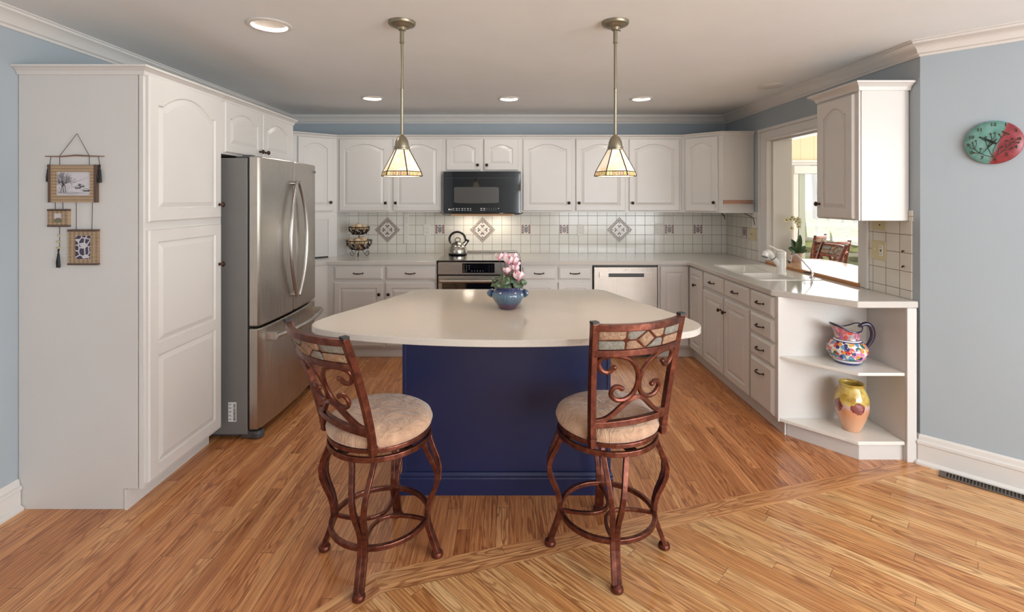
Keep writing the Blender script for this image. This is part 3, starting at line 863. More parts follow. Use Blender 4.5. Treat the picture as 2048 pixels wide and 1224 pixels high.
# --- kitchen island
r = thing('kitchen_island', 'navy blue panelled island base under the pale pentagonal top', 'kitchen island', (-.01, 2.8, 0))
ix0, ix1, iy0, iy1 = -.541, .516, 2.50, 3.10
build('body', MB().box(ix0 + .004, ix1 - .004, iy0 + .004, iy1, .0, .884), M['navy'], r)
for x in (ix0, ix1 - .018):
    build('corner_post', MB().box(x, x + .018, iy0, iy0 + .05, .108, .884), M['navy'], r, bevel=.002)
mb = MB(); sweep(mb, [(ix0, iy1), (ix0, iy0), (ix1, iy0), (ix1, iy1)][::-1], [(0, 0), (.010, 0), (.010, .082), (.007, .088), (.010, .094), (.010, .100), (.003, .112), (0, .114)])
build('base_moulding', mb, M['navy'], r)
pts = [(-.51, 3.187), (-.58, 3.178), (-.615, 3.145), (-.642, 3.06), (-.787, 2.70), (-.883, 2.495), (-.915, 2.40), (-.925, 2.33), (-.905, 2.265), (-.85, 2.215), (-.692, 2.14), (-.443, 2.078), (-.2, 2.046), (0, 2.038), (.2, 2.046), (.443, 2.08), (.65, 2.125), (.80, 2.175), (.86, 2.225), (.888, 2.28), (.893, 2.345), (.87, 2.44), (.846, 2.512), (.739, 2.80), (.645, 3.06), (.618, 3.135), (.58, 3.175), (.5, 3.187), (0, 3.187)]
def catmull(P, n=4):
    out = []; m_ = len(P)
    for i in range(m_):
        p0, p1, p2, p3 = [Vector(P[(i + k) % m_]) for k in (-1, 0, 1, 2)]
        for j in range(n):
            t_ = j / n
            # centripetal-ish: damp tangents where neighbouring spans differ
            l = (p2 - p1).length; m1 = (p2 - p0) * (l / max(1e-6, (p1 - p0).length + l)); m2 = (p3 - p1) * (l / max(1e-6, (p3 - p2).length + l))
            h00 = 2 * t_**3 - 3 * t_**2 + 1; h10 = t_**3 - 2 * t_**2 + t_; h01 = -2 * t_**3 + 3 * t_**2; h11 = t_**3 - t_**2
            out.append(p1 * h00 + m1 * h10 + p2 * h01 + m2 * h11)
    return [tuple(v) for v in out]
isl = catmull(pts)
tag(build('island_worktop', MB().prism(isl, .884, .914), M['island_top'], bevel=.004, segs=3), 'pale speckled five-sided worktop with a bowed front on the navy island', 'countertop')

# --- tile backsplashes
r = thing('tile_backsplash', 'square cream tile backsplash along the back wall with diamond accent tiles', 'backsplash', (0, YB, CT))
build('tile_field', MB().box(-1.745, XR - .008, YB - .008, YB - .0005, CT + .001, ZB + .01).box(-.66, .12, YB - .008, YB - .0005, ZB, 1.5), M['tile_back'], r)
M['accent_field'] = mat('accent_tile_cream', (232, 224, 214), 0.2, coat=.2)
m = mat('accent_border_grey', (164, 152, 142), .3); t = NT(m); nz = t.noise(t.obj(), 90, 3)
t.base(t.ramp(nz[0], [(.35, (140, 128, 120)), (.6, (186, 174, 164))])); M['accent_border'] = m
M['accent_plum'] = mat('accent_plum_glaze', (128, 96, 100), .3)
M['accent_blue'] = mat('accent_blue_glaze', (84, 88, 96), .3)
M['accent_rose'] = mat('accent_rose_glaze', (188, 164, 158), .3)
M['accent_line'] = mat('accent_dark_line', (96, 78, 72), .4)
def tilepoly(P, u, n, pts, c0, c1, mb):
    P = Vector(P); u = Vector(u); n = Vector(n)
    k = len(pts)
    vs = [P + u * a + Z_ * b + n * c for c in (c0, c1) for a, b in pts]
    mb.add(vs, [tuple(range(k))[::-1], tuple(range(k, 2 * k))] + [(i, (i + 1) % k, k + (i + 1) % k, k + i) for i in range(k)])
def rot2(p, a): return (p[0] * math.cos(a) - p[1] * math.sin(a), p[0] * math.sin(a) + p[1] * math.cos(a))
def diamond(x, z, R=.138):
    P = (x, YB - .008, z); u = X_; n = -Y_
    f = build('accent_tile', (lambda mb: (tilepoly(P, u, n, [(R, 0), (0, R), (-R, 0), (0, -R)], 0, .002, mb), mb)[1])(MB()), M['accent_border'], r)
    q = R * .74
    mb = MB(); tilepoly(P, u, n, [(q, 0), (0, q), (-q, 0), (0, -q)], .002, .0026, mb); build('dark_edge', mb, M['accent_line'], f)
    q = R * .69
    mb = MB(); tilepoly(P, u, n, [(q, 0), (0, q), (-q, 0), (0, -q)], .0026, .0032, mb); build('cream_panel', mb, M['accent_field'], f)
    # grout cross of the four tiles
    mb = MB()
    for k in range(2):
        a = PI / 4 + k * PI / 2
        tilepoly(P, u, n, [rot2(p, a) for p in ((-R * .7, -.0016), (R * .7, -.0016), (R * .7, .0016), (-R * .7, .0016))], .0032, .0035, mb)
    build('grout_line', mb, M['accent_border'], f)
    mb1 = MB(); mb2 = MB()
    for k in range(8):   # curled petals
        a = PI / 8 + k * PI / 4
        s_ = 1 if k % 2 else -1
        pet = [(.014, 0), (.030, s_ * .011), (.045, s_ * .017), (.056, s_ * .008), (.053, -s_ * .006), (.044, -s_ * .003), (.046, s_ * .004), (.036, s_ * .002)]
        tilepoly(P, u, n, [rot2(p, a) for p in (pet if s_ > 0 else pet[::-1])], .0032, .0036, mb1 if (k // 2) % 2 else mb2)
    for k in range(4):   # tip sprigs
        a = k * PI / 2
        for pp in ([(.062, -.0025), (.086, -.0025), (.086, .0025), (.062, .0025)], [(.074, -.010), (.081, -.010), (.084, 0), (.081, .010), (.074, .010), (.078, 0)]):
            tilepoly(P, u, n, [rot2(p, a) for p in pp], .0032, .0037, mb2)
    build('petal_pattern', mb1, M['accent_plum'], f); build('petal_pattern', mb2, M['accent_blue'], f)
for x in (-1.305, -.284, 1.185): diamond(x, 1.164)
def small_tile(P, u, n, root):
    h_ = .049
    mb = MB(); tilepoly(P, u, n, [(-h_, -h_), (h_, -h_), (h_, h_), (-h_, h_)], 0, .0015, mb); f = build('accent_tile', mb, M['accent_rose'], root)
    mb = MB(); tilepoly(P, u, n, [(-.022, -h_), (.022, -h_), (.022, h_), (-.022, h_)], .0015, .002, mb); build('cream_panel', mb, M['accent_field'], f)
    mb = MB()
    for dz in (-.03, -.015, .0, .015):
        tilepoly(P, u, n, [(-.018, dz + .016), (0, dz), (.018, dz + .016), (.018, dz + .004), (0, dz - .010), (-.018, dz + .004)], .002, .0026, mb)
    tilepoly(P, u, n, [(-.018, .042), (0, .028), (.018, .042), (0, .047)], .002, .0026, mb)
    build('leaf_pattern', mb, M['accent_blue'], f)
    mb = MB()
    for sx_ in (-1, 1):
        for dz in (-.034, -.010, .014, .036):
            tilepoly(P, u, n, [(sx_ * .036 + rot2((.009, 0), k * PI / 3)[0], dz + rot2((.009, 0), k * PI / 3)[1]) for k in range(6)], .0015, .0022, mb)
    build('border_pattern', mb, M['accent_plum'], f)
for x in (-.742, .183, .593, 1.721, 2.028): small_tile((x, YB - .008, 1.171), X_, -Y_, r)
r2 = thing('tile_backsplash', 'square cream tiles in the back right corner beside the pass-through', 'backsplash', (XR, 4.9, CT))
build('tile_field', MB().box(XR - .008, XR - .0005, OY1 + .115, YB - .008, CT + .001, ZB + .01), M['tile_right'], r2)
small_tile((XR - .008, 4.867, 1.171), Y_, -X_, r2)
r3 = thing('tile_backsplash', 'square pinkish tiles under the near right wall cabinet', 'backsplash', (XR, 3.0, CT))
build('tile_field', MB().box(XR - .008, XR - .0005, 2.852, OY0 - .08, CT + .001, 1.368).box(XR - .008, XR - .0005, 2.8455, 2.8715, 1.3685, 1.43), M['tile_near'], r3)

# --- outlets and switches
def outlet(x, y, z, label, u, n, w_=.075, h_=.122, kind='outlet', matk='plate', deco=None):
    r = thing('wall_outlet' if kind == 'outlet' else 'switch_plate', label, kind, (x, y, z))
    P = Vector((x, y, z)); u = Vector(u); n = Vector(n)
    build('cover_plate', MB().obox(P, u, Z_, n, (-w_ / 2, w_ / 2), (-h_ / 2, h_ / 2), (0, .005)), M[matk], r, bevel=.002)
    for (dx, kind_) in (deco or [(0, 'duplex')]):
        if kind_ == 'duplex':
            for dz in (-.02, .02):
                s_ = build('socket', MB().obox(P, u, Z_, n, (dx - .015, dx + .015), (dz - .014, dz + .014), (.004, .0065)), M['white'] if matk == 'plate' else M[matk], r, bevel=.001)
                mb = MB()
                for q in (-.006, .006): mb.obox(P, u, Z_, n, (dx + q - .0012, dx + q + .0012), (dz - .003, dz + .006), (.0062, .007))
                mb.obox(P, u, Z_, n, (dx - .002, dx + .002), (dz - .010, dz - .006), (.0062, .007))
                build('slots', mb, M['slot'], s_)
        elif kind_ == 'gfci':
            s_ = build('socket', MB().obox(P, u, Z_, n, (dx - .016, dx + .016), (-.034, .034), (.004, .0065)), M['white'], r, bevel=.001)
            mb = MB()
            for dz in (-.022, .022):
                for q in (-.006, .006): mb.obox(P, u, Z_, n, (dx + q - .0012, dx + q + .0012), (dz - .004, dz + .005), (.0062, .007))
            mb.obox(P, u, Z_, n, (dx - .006, dx + .006), (-.007, -.001), (.0062, .0075))
            mb.obox(P, u, Z_, n, (dx - .006, dx + .006), (.001, .007), (.0062, .0075))
            build('slots', mb, M['slot'], s_)
        elif kind_ == 'switch':
            build('toggle', MB().obox(P, u, Z_, n, (dx - .004, dx + .004), (-.006, .012), (.004, .014)), M[matk], r, bevel=.001)
        elif kind_ == 'screws':
            build('screws', MB().obox(P, u, Z_, n, (dx - .004, dx + .004), (-.004, .004), (.004, .008)), M['bronze'], r)
    return r
yb = YB - .008
outlet(-.879, yb, 1.16, 'grey-white outlet plate between the left diamond tile and the kettle', X_, -Y_)
outlet(.769, yb, 1.16, 'outlet plate on the backsplash left of the right diamond tile', X_, -Y_)
outlet(1.597, yb, 1.168, 'outlet plate on the backsplash right of the right diamond tile', X_, -Y_)
outlet(XR - .008, 4.700, 1.16, 'almond blank switch plate on the side wall beside the pass-through', Y_, -X_, .115, .122, 'switch', 'almond', [(-.025, 'switch'), (.025, 'screws')])
outlet(XR - .008, 3.098, 1.335, 'almond plate tucked right under the near wall cabinet', -Y_, -X_, .115, .07, 'switch', 'almond', [(.01, 'screws')])
outlet(XR - .008, 3.10, 1.175, 'almond switch and outlet combination on the near right tiles', -Y_, -X_, .117, .122, 'outlet', 'almond', [(-.025, 'switch'), (.022, 'gfci')])
mb = MB().box(-1.128, -1.078, YB - .02, YB - .008, 1.02, ZB)
o = build('wire_channel', mb, M['plate'], bevel=.003); tag(o, 'white vertical wire cover on the backsplash right of the left diamond tile', 'wire cover')
for z, lb in ((1.19, 'upper'), (1.10, 'lower')):
    o = build('wall_hook', MB().lathe([(.004, 0), (.004, .008), (.006, .009), (.001, .012)], (XR - .008, 2.905, z), 10, axis='-x').obox((XR - .02, 2.905, z), Y_, Z_, X_, (-.0015, .0015), (-.009, 0), (-.0015, .0015)), M['bronze'])
    tag(o, lb + ' of the two small metal hooks on the near right tiles', 'hook')

# --- appliance garage with louvred door
r = thing('appliance_garage', 'white louvred corner appliance garage between counter and corner cabinet', 'cabinet', (-2.0, 5.0, CT))
a = Vector((-2.06, 4.69, 0)); b = Vector((-1.737, 4.97, 0)); u = (b - a).normalized(); n = Vector((u.y, -u.x, 0)); L = (b - a).length
build('side_panel', MB().box(-1.745, -1.733, 4.972, YB - .002, CT + .0005, ZB - .0005), M['cab'], r)
mb = MB().obox(a, u, Z_, n, (0, .05), (CT + .0005, ZB - .0005), (-.018, 0)).obox(a, u, Z_, n, (L - .085, L), (CT + .0005, ZB - .0005), (-.018, 0)).obox(a, u, Z_, n, (.05, L - .085), (ZB - .07, ZB - .0005), (-.018, 0))
build('face_frame', mb, M['cab'], r)
mb = MB(); k = 0; z = CT + .012
while z < ZB - .075:
    mb.obox(a, u, Z_, n, (.05, L - .085), (z, z + .0135), (-.012, -.006)); z += .0155
mb.obox(a, u, Z_, n, (.05, L - .085), (CT + .012, ZB - .07), (-.016, -.012))
build('louvred_door', mb, M['cab'], r)
build('bottom_gap', MB().obox(a, u, Z_, n, (.05, L - .085), (CT + .0008, CT + .012), (-.016, -.004)), M['gap'], r)

# ---------------------------------------------------------------- appliances
# refrigerator
r = thing('refrigerator', 'stainless steel french-door refrigerator with bowed handles and grey sides', 'refrigerator', (-1.95, 3.51, 0))
ry0, ry1 = 3.06, 3.965
build('case', MB().box(-2.30, -1.625, ry0, ry1, .035, 1.752), M['greyfridge'], r, bevel=.004)
build('gasket', MB().box(-1.6255, -1.612, ry0 + .006, ry1 - .006, .06, 1.75), M['black'], r)
def curved_door(y0, y1, z0, z1, split=False):
    N = 24; cy = (ry0 + ry1) / 2; hw = (ry1 - ry0) / 2
    def xf(y): q = (y - cy) / hw; return -1.555 + .026 * (1 - q * q)
    mb = MB(); L0_ = []
    rings = []
    for zz, ins in ((z0, .004), (z0 + .006, 0), (z1 - .006, 0), (z1, .004)):
        ring = [(-1.611, y0 + ins, zz), (-1.611, y1 - ins, zz)]
        ring = [(-1.611, y1 - ins, zz), (-1.611, y0 + ins, zz)]
        for i in range(N + 1):
            y = y0 + (y1 - y0) * i / N
            ins2 = ins + (.008 if i in (0, N) else 0.0)
            yy = min(max(y, y0 + ins), y1 - ins)
            ring.append((xf(yy) - ins2, yy, zz))
        rings.append(ring)
    return mb.loops(rings)
cy = (ry0 + ry1) / 2
d1 = build('door', curved_door(ry0 + .001, cy - .0025, .705, 1.762), M['steel_v'], r, smooth=True, sharp=25)
d2 = build('door', curved_door(cy + .0025, ry1 - .001, .705, 1.762), M['steel_v'], r, smooth=True, sharp=25)
d3 = build('freezer_drawer', curved_door(ry0 + .001, ry1 - .001, .062, .688), M['steel_v'], r, smooth=True, sharp=25)
for d_, s_ in ((d1, -1), (d2, 1)):
    pts = []
    for i in range(25):
        q = -1 + i / 12.0
        z = 1.215 + q * .405
        pts.append((-1.503 + .010 * (1 - q * q) ** .8, cy + s_ * (.016 + .118 * (1 - q * q)), z))
    mb = MB().tube(pts, .0125, 12, up=(1, 0, 0))
    for q in (-1, 1):
        mb.tube([(-1.535, cy + s_ * .024, 1.215 + q * .392), (-1.503, cy + s_ * .024, 1.215 + q * .392)], .011, 10)
    build('bowed_handle', mb, M['handle'], d_, smooth=True)
pts = [(-1.478 + .05 * (1 - (q / 10 - 1) ** 2) ** .9, cy + (q / 10 - 1) * .375, .625) for q in range(21)]
mb = MB().tube(pts, .0135, 12)
build('bowed_handle', mb, M['handle'], d3, smooth=True)
for s_ in (-1, 1):
    yc = cy + s_ * .365; build('handle_bracket', MB().box(-1.548, -1.478, yc - .012, yc + .012, .600, .650), M['steel_h'], d3, bevel=.003)
build('hinge_cover', MB().box(-1.66, -1.60, ry0 + .01, ry0 + .05, 1.752, 1.772).box(-1.70, -1.655, ry0 + .01, ry0 + .035, 1.752, 1.764), M['darkgrey'], r, bevel=.003)
mb = MB().box(-2.25, -1.66, ry0 + .03, ry1 - .03, .012, .036)
for yy in (ry0 + .035, ry1 - .035):
    mb.lathe([(.03, .0), (.036, .008), (.036, .03), (.03, .045)], (-1.575, yy, .006), 20).box(-1.66, -1.575, yy - .03, yy + .03, .012, .05)
    mb.lathe([(.018, 0), (.018, .02)], (-2.2, yy, 0), 12).lathe([(.022, 0), (.022, .012)], (-1.59, yy, 0), 12)
build('foot', mb, M['darkgrey'], r, bevel=.003)
stk = build('barcode_sticker', MB().box(-1.742, -1.692, ry0 - .0008, ry0 - .0001, .115, .235), M['mark'], r)
mb = MB(); random.seed(3); z = .12
while z < .227:
    h_ = random.choice((.0012, .002, .0032)); mb.box(-1.711, -1.696, ry0 - .0012, ry0 - .0008, z, z + h_); z += h_ + random.choice((.0012, .002))
for zz in (.127, .149, .172, .196, .218):
    for k in range(2): mb.box(-1.738, -1.738 + .012 + .006 * ((k + int(zz * 1000)) % 2), ry0 - .0012, ry0 - .0008, zz + .0045 * k, zz + .0045 * k + .0022)
build('barcode', mb, M['slot'], stk)
build('badge', MB().obox((-1.5446, ry1 - .055, 1.70), Y_, Z_, X_, (0, .012), (0, .018), (0.0, .006)), M['darkgrey'], d2)

# range
r = thing('range', 'stainless slide-in range with black glass cooktop between the left base cabinets', 'stove', (-.283, 4.9, 0))
rx0, rx1, rf = -.664, .098, 4.60
build('body', MB().box(rx0 + .002, rx1 - .002, rf + .03, 5.285, .06, .905).box(rx0 + .03, rx1 - .03, rf + .1, 5.2, 0, .06), M['steel_h'], r)
ct = build('cooktop', MB().box(-.674, .107, 4.598, 5.265, .906, .9215), M['blackgloss'], r, bevel=.002)
M['zone'] = mat('cooktop_zone_print', (90, 90, 94), .15)
mb = MB()
for (cx_, cy_, rr) in ((-.48, 4.78, .09), (-.09, 4.80, .11), (-.48, 5.08, .08), (-.10, 5.08, .08), (-.29, 5.1, .06)):
    for q in range(36):
        a0 = q / 36 * 2 * PI; a1 = (q + 1) / 36 * 2 * PI
        mb.add([(cx_ + rr * math.cos(a0), cy_ + rr * math.sin(a0), .9217), (cx_ + rr * math.cos(a1), cy_ + rr * math.sin(a1), .9217), (cx_ + (rr + .0015) * math.cos(a1), cy_ + (rr + .0015) * math.sin(a1), .9217), (cx_ + (rr + .0015) * math.cos(a0), cy_ + (rr + .0015) * math.sin(a0), .9217)], [(0, 1, 2, 3)])
build('burner_ring', mb, M['zone'], ct)
build('back_trim', MB().box(-.655, .095, 5.262, 5.291, .906, .924).box(-.62, .085, 5.27, 5.290, .924, .944), M['steel_h'], r, bevel=.004)
build('front_panel', MB().box(rx0, rx1, rf, rf + .04, .790, .904), M['steel_h'], r, bevel=.003)
cp_ = build('control_panel', MB().box(-.436, -.135, rf - .003, rf + .01, .806, .896), M['blackgloss'], r, bevel=.001)
mb = MB(); random.seed(5)
for i in range(3):
    for j in range(4):
        if i == 2 and j == 0: continue
        mb.box(-.424 + i * .025, -.424 + i * .025 + .006, rf - .0036, rf - .003, .822 + j * .0165, .827 + j * .0165)
for i in range(5): mb.box(-.35 + i * .026, -.343 + i * .026, rf - .0036, rf - .003, .8215, .827)
for i in range(2):
    for j in range(4): mb.box(-.187 + i * .026, -.184 + i * .026, rf - .0036, rf - .003, .822 + j * .0165, .8255 + j * .0165)
build('touch_marks', mb, mat('dim_print', (150, 148, 146), .5), cp_)
od = build('oven_door', MB().box(rx0 + .004, rx1 - .004, rf - .005, rf + .03, .20, .776), M['steel_h'], r, bevel=.003)
build('door_gap', MB().box(rx0 + .004, rx1 - .004, rf + .012, rf + .03, .776, .790), M['black'], r)
build('oven_window', MB().box(rx0 + .04, rx1 - .04, rf - .0065, rf - .004, .28, .722), M['blackgloss'], od)
mb = MB().tube([(rx0 + .025, rf - .05, .735), (rx1 - .025, rf - .05, .735)], .0165, 14)
for x in (rx0 + .05, rx1 - .05): mb.box(x - .012, x + .012, rf - .05, rf - .003, .725, .745)
build('handle', mb, M['steel_h'], od, smooth=True)
build('lower_drawer', MB().box(rx0 + .004, rx1 - .004, rf, rf + .03, .07, .19), M['steel_h'], r, bevel=.003)

# dishwasher
r = thing('dishwasher', 'stainless steel dishwasher with a recessed pocket handle under the back counter', 'dishwasher', (1.09, 4.9, 0))
build('cavity', MB().box(.786, 1.398, 4.655, 5.28, .02, .874), M['black'], r)
dd = build('door', MB().box(.795, 1.390, 4.615, 4.656, .11, .858), M['steel_v'], r, bevel=.004)
hx0, hx1, hz0, hz1 = .845, 1.345, .762, .806
pc = build('handle_plate', MB().box(hx0, .93, 4.606, 4.616, hz0 - .004, hz1 + .004).box(1.262, hx1, 4.606, 4.616, hz0 - .004, hz1 + .004).box(.93, 1.262, 4.606, 4.616, hz1 - .006, hz1 + .004).box(.93, 1.262, 4.606, 4.616, hz0 - .004, hz0 + .003), M['steel_h'], dd)
mb = MB().box(.93, 1.262, 4.6115, 4.616, hz0 + .003, hz1 - .006)
build('handle_pocket', mb, M['darkgrey'], dd)
build('badge', MB().box(1.083, 1.103, 4.6142, 4.6152, .830, .833), M['darkgrey'], dd)
build('toe_panel', MB().box(.79, 1.394, 4.68, 4.70, 0, .105), M['black'], r)

# microwave
r = thing('microwave', 'black over-the-range microwave hung below the short wall cabinet', 'microwave', (-.27, 5.1, 1.345))
mx0, mx1, mf = -.652, .112, 4.885
build('case', MB().box(mx0 + .004, mx1 - .004, mf + .03, YB - .01, 1.348, 1.769), M['black'], r, bevel=.004)
N = 16; rings = []
for z in (1.352, 1.356, 1.764, 1.768):
    e = .003 if z in (1.352, 1.768) else 0
    ring = [(mx1 - e, mf + .03, z), (mx0 + e, mf + .03, z)]
    for i in range(N + 1):
        q = -1 + 2 * i / N; x = (mx0 + mx1) / 2 + q * ((mx1 - mx0) / 2 - e)
        ring.append((x, mf + .012 + e - .014 * (1 - q * q), z))
    rings.append(ring)
fd = build('door', MB().loops(rings), M['blackgloss'], r, smooth=True, sharp=30)
def mfy(x): q = (x - (mx0 + mx1) / 2) / ((mx1 - mx0) / 2); return mf + .012 - .014 * (1 - q * q)
build('vent_line', MB().loops([[(x, mfy(x) - .0012, z) for z in (1.702, 1.7045)] + [(x, mfy(x) + .002, z) for z in (1.7045, 1.702)] for x in [mx0 + .01 + (mx1 - mx0 - .02) * i / 16 for i in range(17)]]), M['darkgrey'], fd)
rings = []
for i in range(17):
    x = -.545 + .445 * i / 16; c = .004 if i in (0, 16) else 0
    z0 = 1.452 + .006 * (2 * i / 16 - 1) ** 2 + c; z1 = 1.613 - c
    rings.append([(x, mfy(x) - .0015, z0), (x, mfy(x) - .0015, z1), (x, mfy(x) + .002, z1), (x, mfy(x) + .002, z0)])
build('window', MB().loops(rings), M['glasswin'], fd)
mb = MB(); random.seed(9)
def mk(x0, x1, z0, z1): y = mfy((x0 + x1) / 2) - .001; mb.box(x0, x1, y - .0004, y + .002, z0, z1)
for k in range(7):
    x = -.555 + k * .028
    for z in (1.398, 1.382):
        wd = .016 if k in (1, 3, 5) else .012; mk(x, x + wd, z, z + .0045)
build('touch_marks', mb, M['mark'], fd); mb = MB()
for k in range(2):
    for z in (1.398, 1.382): mk(-.283 + k * .029, -.266 + k * .029, z, z + .006)
for k in range(5):
    for z in (1.400, 1.385): mk(-.221 + k * .0225, -.218 + k * .0225, z, z + .0035)
mk(-.108, -.098, 1.398, 1.404)
build('touch_marks', mb, M['mark'], fd)
def text_mesh(txt, size, place, mb, depth=0.0005, bold=False):
    c = bpy.data.curves.new('glyphs', 'FONT'); c.body = txt; c.size = size; c.align_x = 'CENTER'; c.align_y = 'CENTER'; c.extrude = depth; c.resolution_u = 2
    if bold: c.offset = size * .02
    o = bpy.data.objects.new('glyphs', c); COL.objects.link(o)
    dg = bpy.context.evaluated_depsgraph_get(); dg.update()
    me_ = o.evaluated_get(dg).to_mesh()
    vs = [place(v.co) for v in me_.vertices]; fs = [tuple(p.vertices) for p in me_.polygons]
    o.evaluated_get(dg).to_mesh_clear()
    bpy.data.objects.remove(o); bpy.data.curves.remove(c)
    mb.add(vs, fs); return mb
mb = MB(); mb.lathe([(.0085, 0), (.0085, .001)], (-.594, mfy(-.594) - .0006, 1.391), 20, axis='-y')
text_mesh('LG', .019, lambda c: Vector((-.572 + c.x, mfy(-.572) - .001 - c.z, 1.391 + c.y)), mb, bold=True)
build('brand_mark', mb, M['mark'], fd)
build('under_panel', MB().box(-.58, .04, 4.93, 5.26, 1.325, 1.348), mat('tan_filter_panel', (190, 150, 112), .5), r)
mb = MB().tube([(-.69, 4.96, 1.361), (-.655, 4.945, 1.338), (-.60, 4.94, 1.333), (-.575, 4.94, 1.340)], .003, 6).tube([(.05, 4.94, 1.34), (.10, 4.935, 1.342), (.13, 4.95, 1.352), (.14, 4.97, 1.360)], .0045, 6)
build('cable', mb, M['black'], r)
for x in (-.42, -.10):
    l = area_light('microwave_task_light', (x, 5.12, 1.318), (x, 5.17, .9), .10, .05, 0.4, (1.0, .9, .74))
# ---------------------------------------------------------------- pendants
m = mat('cream_art_glass', (244, 226, 186), 0.35, emit=(255, 214, 150), estr=1.0); t = NT(m)
nz = t.noise(t.obj(), 16, 4, 0.6, 1.5)
cg = t.ramp(nz[0], [(0.3, (238, 206, 156)), (0.5, (248, 230, 204)), (0.75, (252, 242, 228))])
t.base(cg); t.l(cg, t.p.inputs['Emission Color']); t.p.inputs['Emission Strength'].default_value = 0.30
t.p.inputs['Transmission Weight'].default_value = 0.0
M['artglass'] = m
m = mat('mosaic_art_glass', (214, 180, 150), 0.35); t = NT(m)
s = t.sep(t.obj())
an = t.math('ARCTAN2', s[1], s[0])
v = t.comb(t.math('MULTIPLY', an, 10.0), t.math('MULTIPLY', s[2], 90.0), 0.0)
ch = t.n('ShaderNodeTexVoronoi', distance='CHEBYCHEV'); ch.inputs['Scale'].default_value = 1.0; ch.inputs['Randomness'].default_value = 0.35
t.l(v, ch.inputs['Vector'])
vs_ = t.n('ShaderNodeTexWhiteNoise'); t.l(ch.outputs['Position'], vs_.inputs['Vector'])
cg = t.ramp(vs_.outputs['Value'], [(0, (236, 206, 150)), (.4, (214, 160, 140)), (.7, (226, 196, 120)), (1, (196, 150, 146))], 'CONSTANT')
t.base(cg); t.l(cg, t.p.inputs['Emission Color']); t.p.inputs['Emission Strength'].default_value = 0.32
M['mosaic'] = m
M['lead'] = mat('dark_lead_came', (44, 38, 34), 0.45, 0.7)
def pendant(x, y, a0, label):
    r = thing('pendant_light', label, 'pendant lamp', (x, y, H))
    build('canopy', MB().lathe([(.068, 0), (.068, -.010), (.064, -.016), (.05, -.020), (.044, -.026), (.024, -.030), (.018, -.042), (.009, -.046)][::-1], (x, y, H), 32), M['nickel'], r, smooth=True)
    mb = MB().lathe([(.0105, -.045), (.0105, -.10), (.012, -.102), (.012, -.107), (.0075, -.110), (.0075, -.335), (.009, -.337), (.009, -.342), (.0075, -.345), (.0075, -.578)][::-1], (x, y, H), 16)
    mb.tube([(x + .012, y - .012, H - .045), (x + .022, y - .02, H - .052)], .003, 6)
    build('rod', mb, M['nickel'], r, smooth=True)
    zt = 1.748
    build('socket_cap', MB().lathe([(.008, .075), (.012, .068), (.022, .060), (.032, .040), (.0355, .018), (.0355, .014), (.040, .013), (.040, .008), (.037, .007), (.037, .004), (.041, .003), (.041, -.002), (.034, -.004)][::-1], (x, y, zt), 32), M['nickel'], r, smooth=True)
    zb, zm, R, rt, rm = 1.613, 1.634, .104, .036, .098
    P = lambda k, rr, z: Vector((x + rr * math.cos(a0 + k * PI / 3), y + rr * math.sin(a0 + k * PI / 3), z))
    mb = MB(); ml = MB(); mm = MB()
    th = .003
    sh = None
    for k in range(6):
        mb.add([P(k, rm, zm), P(k + 1, rm, zm), P(k + 1, rt, zt), P(k, rt, zt), P(k, rm - th, zm), P(k + 1, rm - th, zm), P(k + 1, rt - th, zt), P(k, rt - th, zt)], [(0, 1, 2, 3), (7, 6, 5, 4), (0, 4, 5, 1), (1, 5, 6, 2), (2, 6, 7, 3), (3, 7, 4, 0)])
        mm.add([P(k, R, zb), P(k + 1, R, zb), P(k + 1, rm, zm), P(k, rm, zm), P(k, R - th, zb), P(k + 1, R - th, zb), P(k + 1, rm - th, zm), P(k, rm - th, zm)], [(0, 1, 2, 3), (7, 6, 5, 4), (0, 4, 5, 1), (1, 5, 6, 2), (2, 6, 7, 3), (3, 7, 4, 0)])
        ml.tube([P(k, R, zb), P(k, rm, zm), P(k, rt, zt)], .0026, 6)
        for rr, zz in ((R, zb), (rm, zm), (rt, zt)): ml.tube([P(k, rr, zz), P(k + 1, rr, zz)], .0022, 5)
        # fine came lattice in the mosaic band
        for q in (.18, .32, .42, .58, .68, .82):
            A = P(k, R, zb).lerp(P(k + 1, R, zb), q); B = P(k, rm, zm).lerp(P(k + 1, rm, zm), q); ml.tube([A, B], .0009, 4)
        ml.tube([P(k, (R + rm) / 2, (zb + zm) / 2), P(k + 1, (R + rm) / 2, (zb + zm) / 2)], .0005, 4)
    sh = build('glass_shade', mb, M['artglass'], r)
    build('mosaic_band', mm, M['mosaic'], sh)
    build('lead_came', ml, M['lead'], sh)
    build('bulb', MB().sphere((x, y, zt - .055), .024, 16, 10, sz=1.25), mat('lit_bulb', (255, 240, 210), .3, emit=(255, 226, 176), estr=6.0), r, smooth=True)
    point_light('pendant_bulb_light', (x, y, zt - .10), 1.6, (1.0, .84, .62), .03)
pendant(-.540, 2.486, math.radians(297), 'left pendant lamp with a cream art glass shade over the island, nearer the refrigerator')
pendant(.536, 2.486, math.radians(232), 'right pendant lamp with a cream art glass shade over the island, nearer the sink')

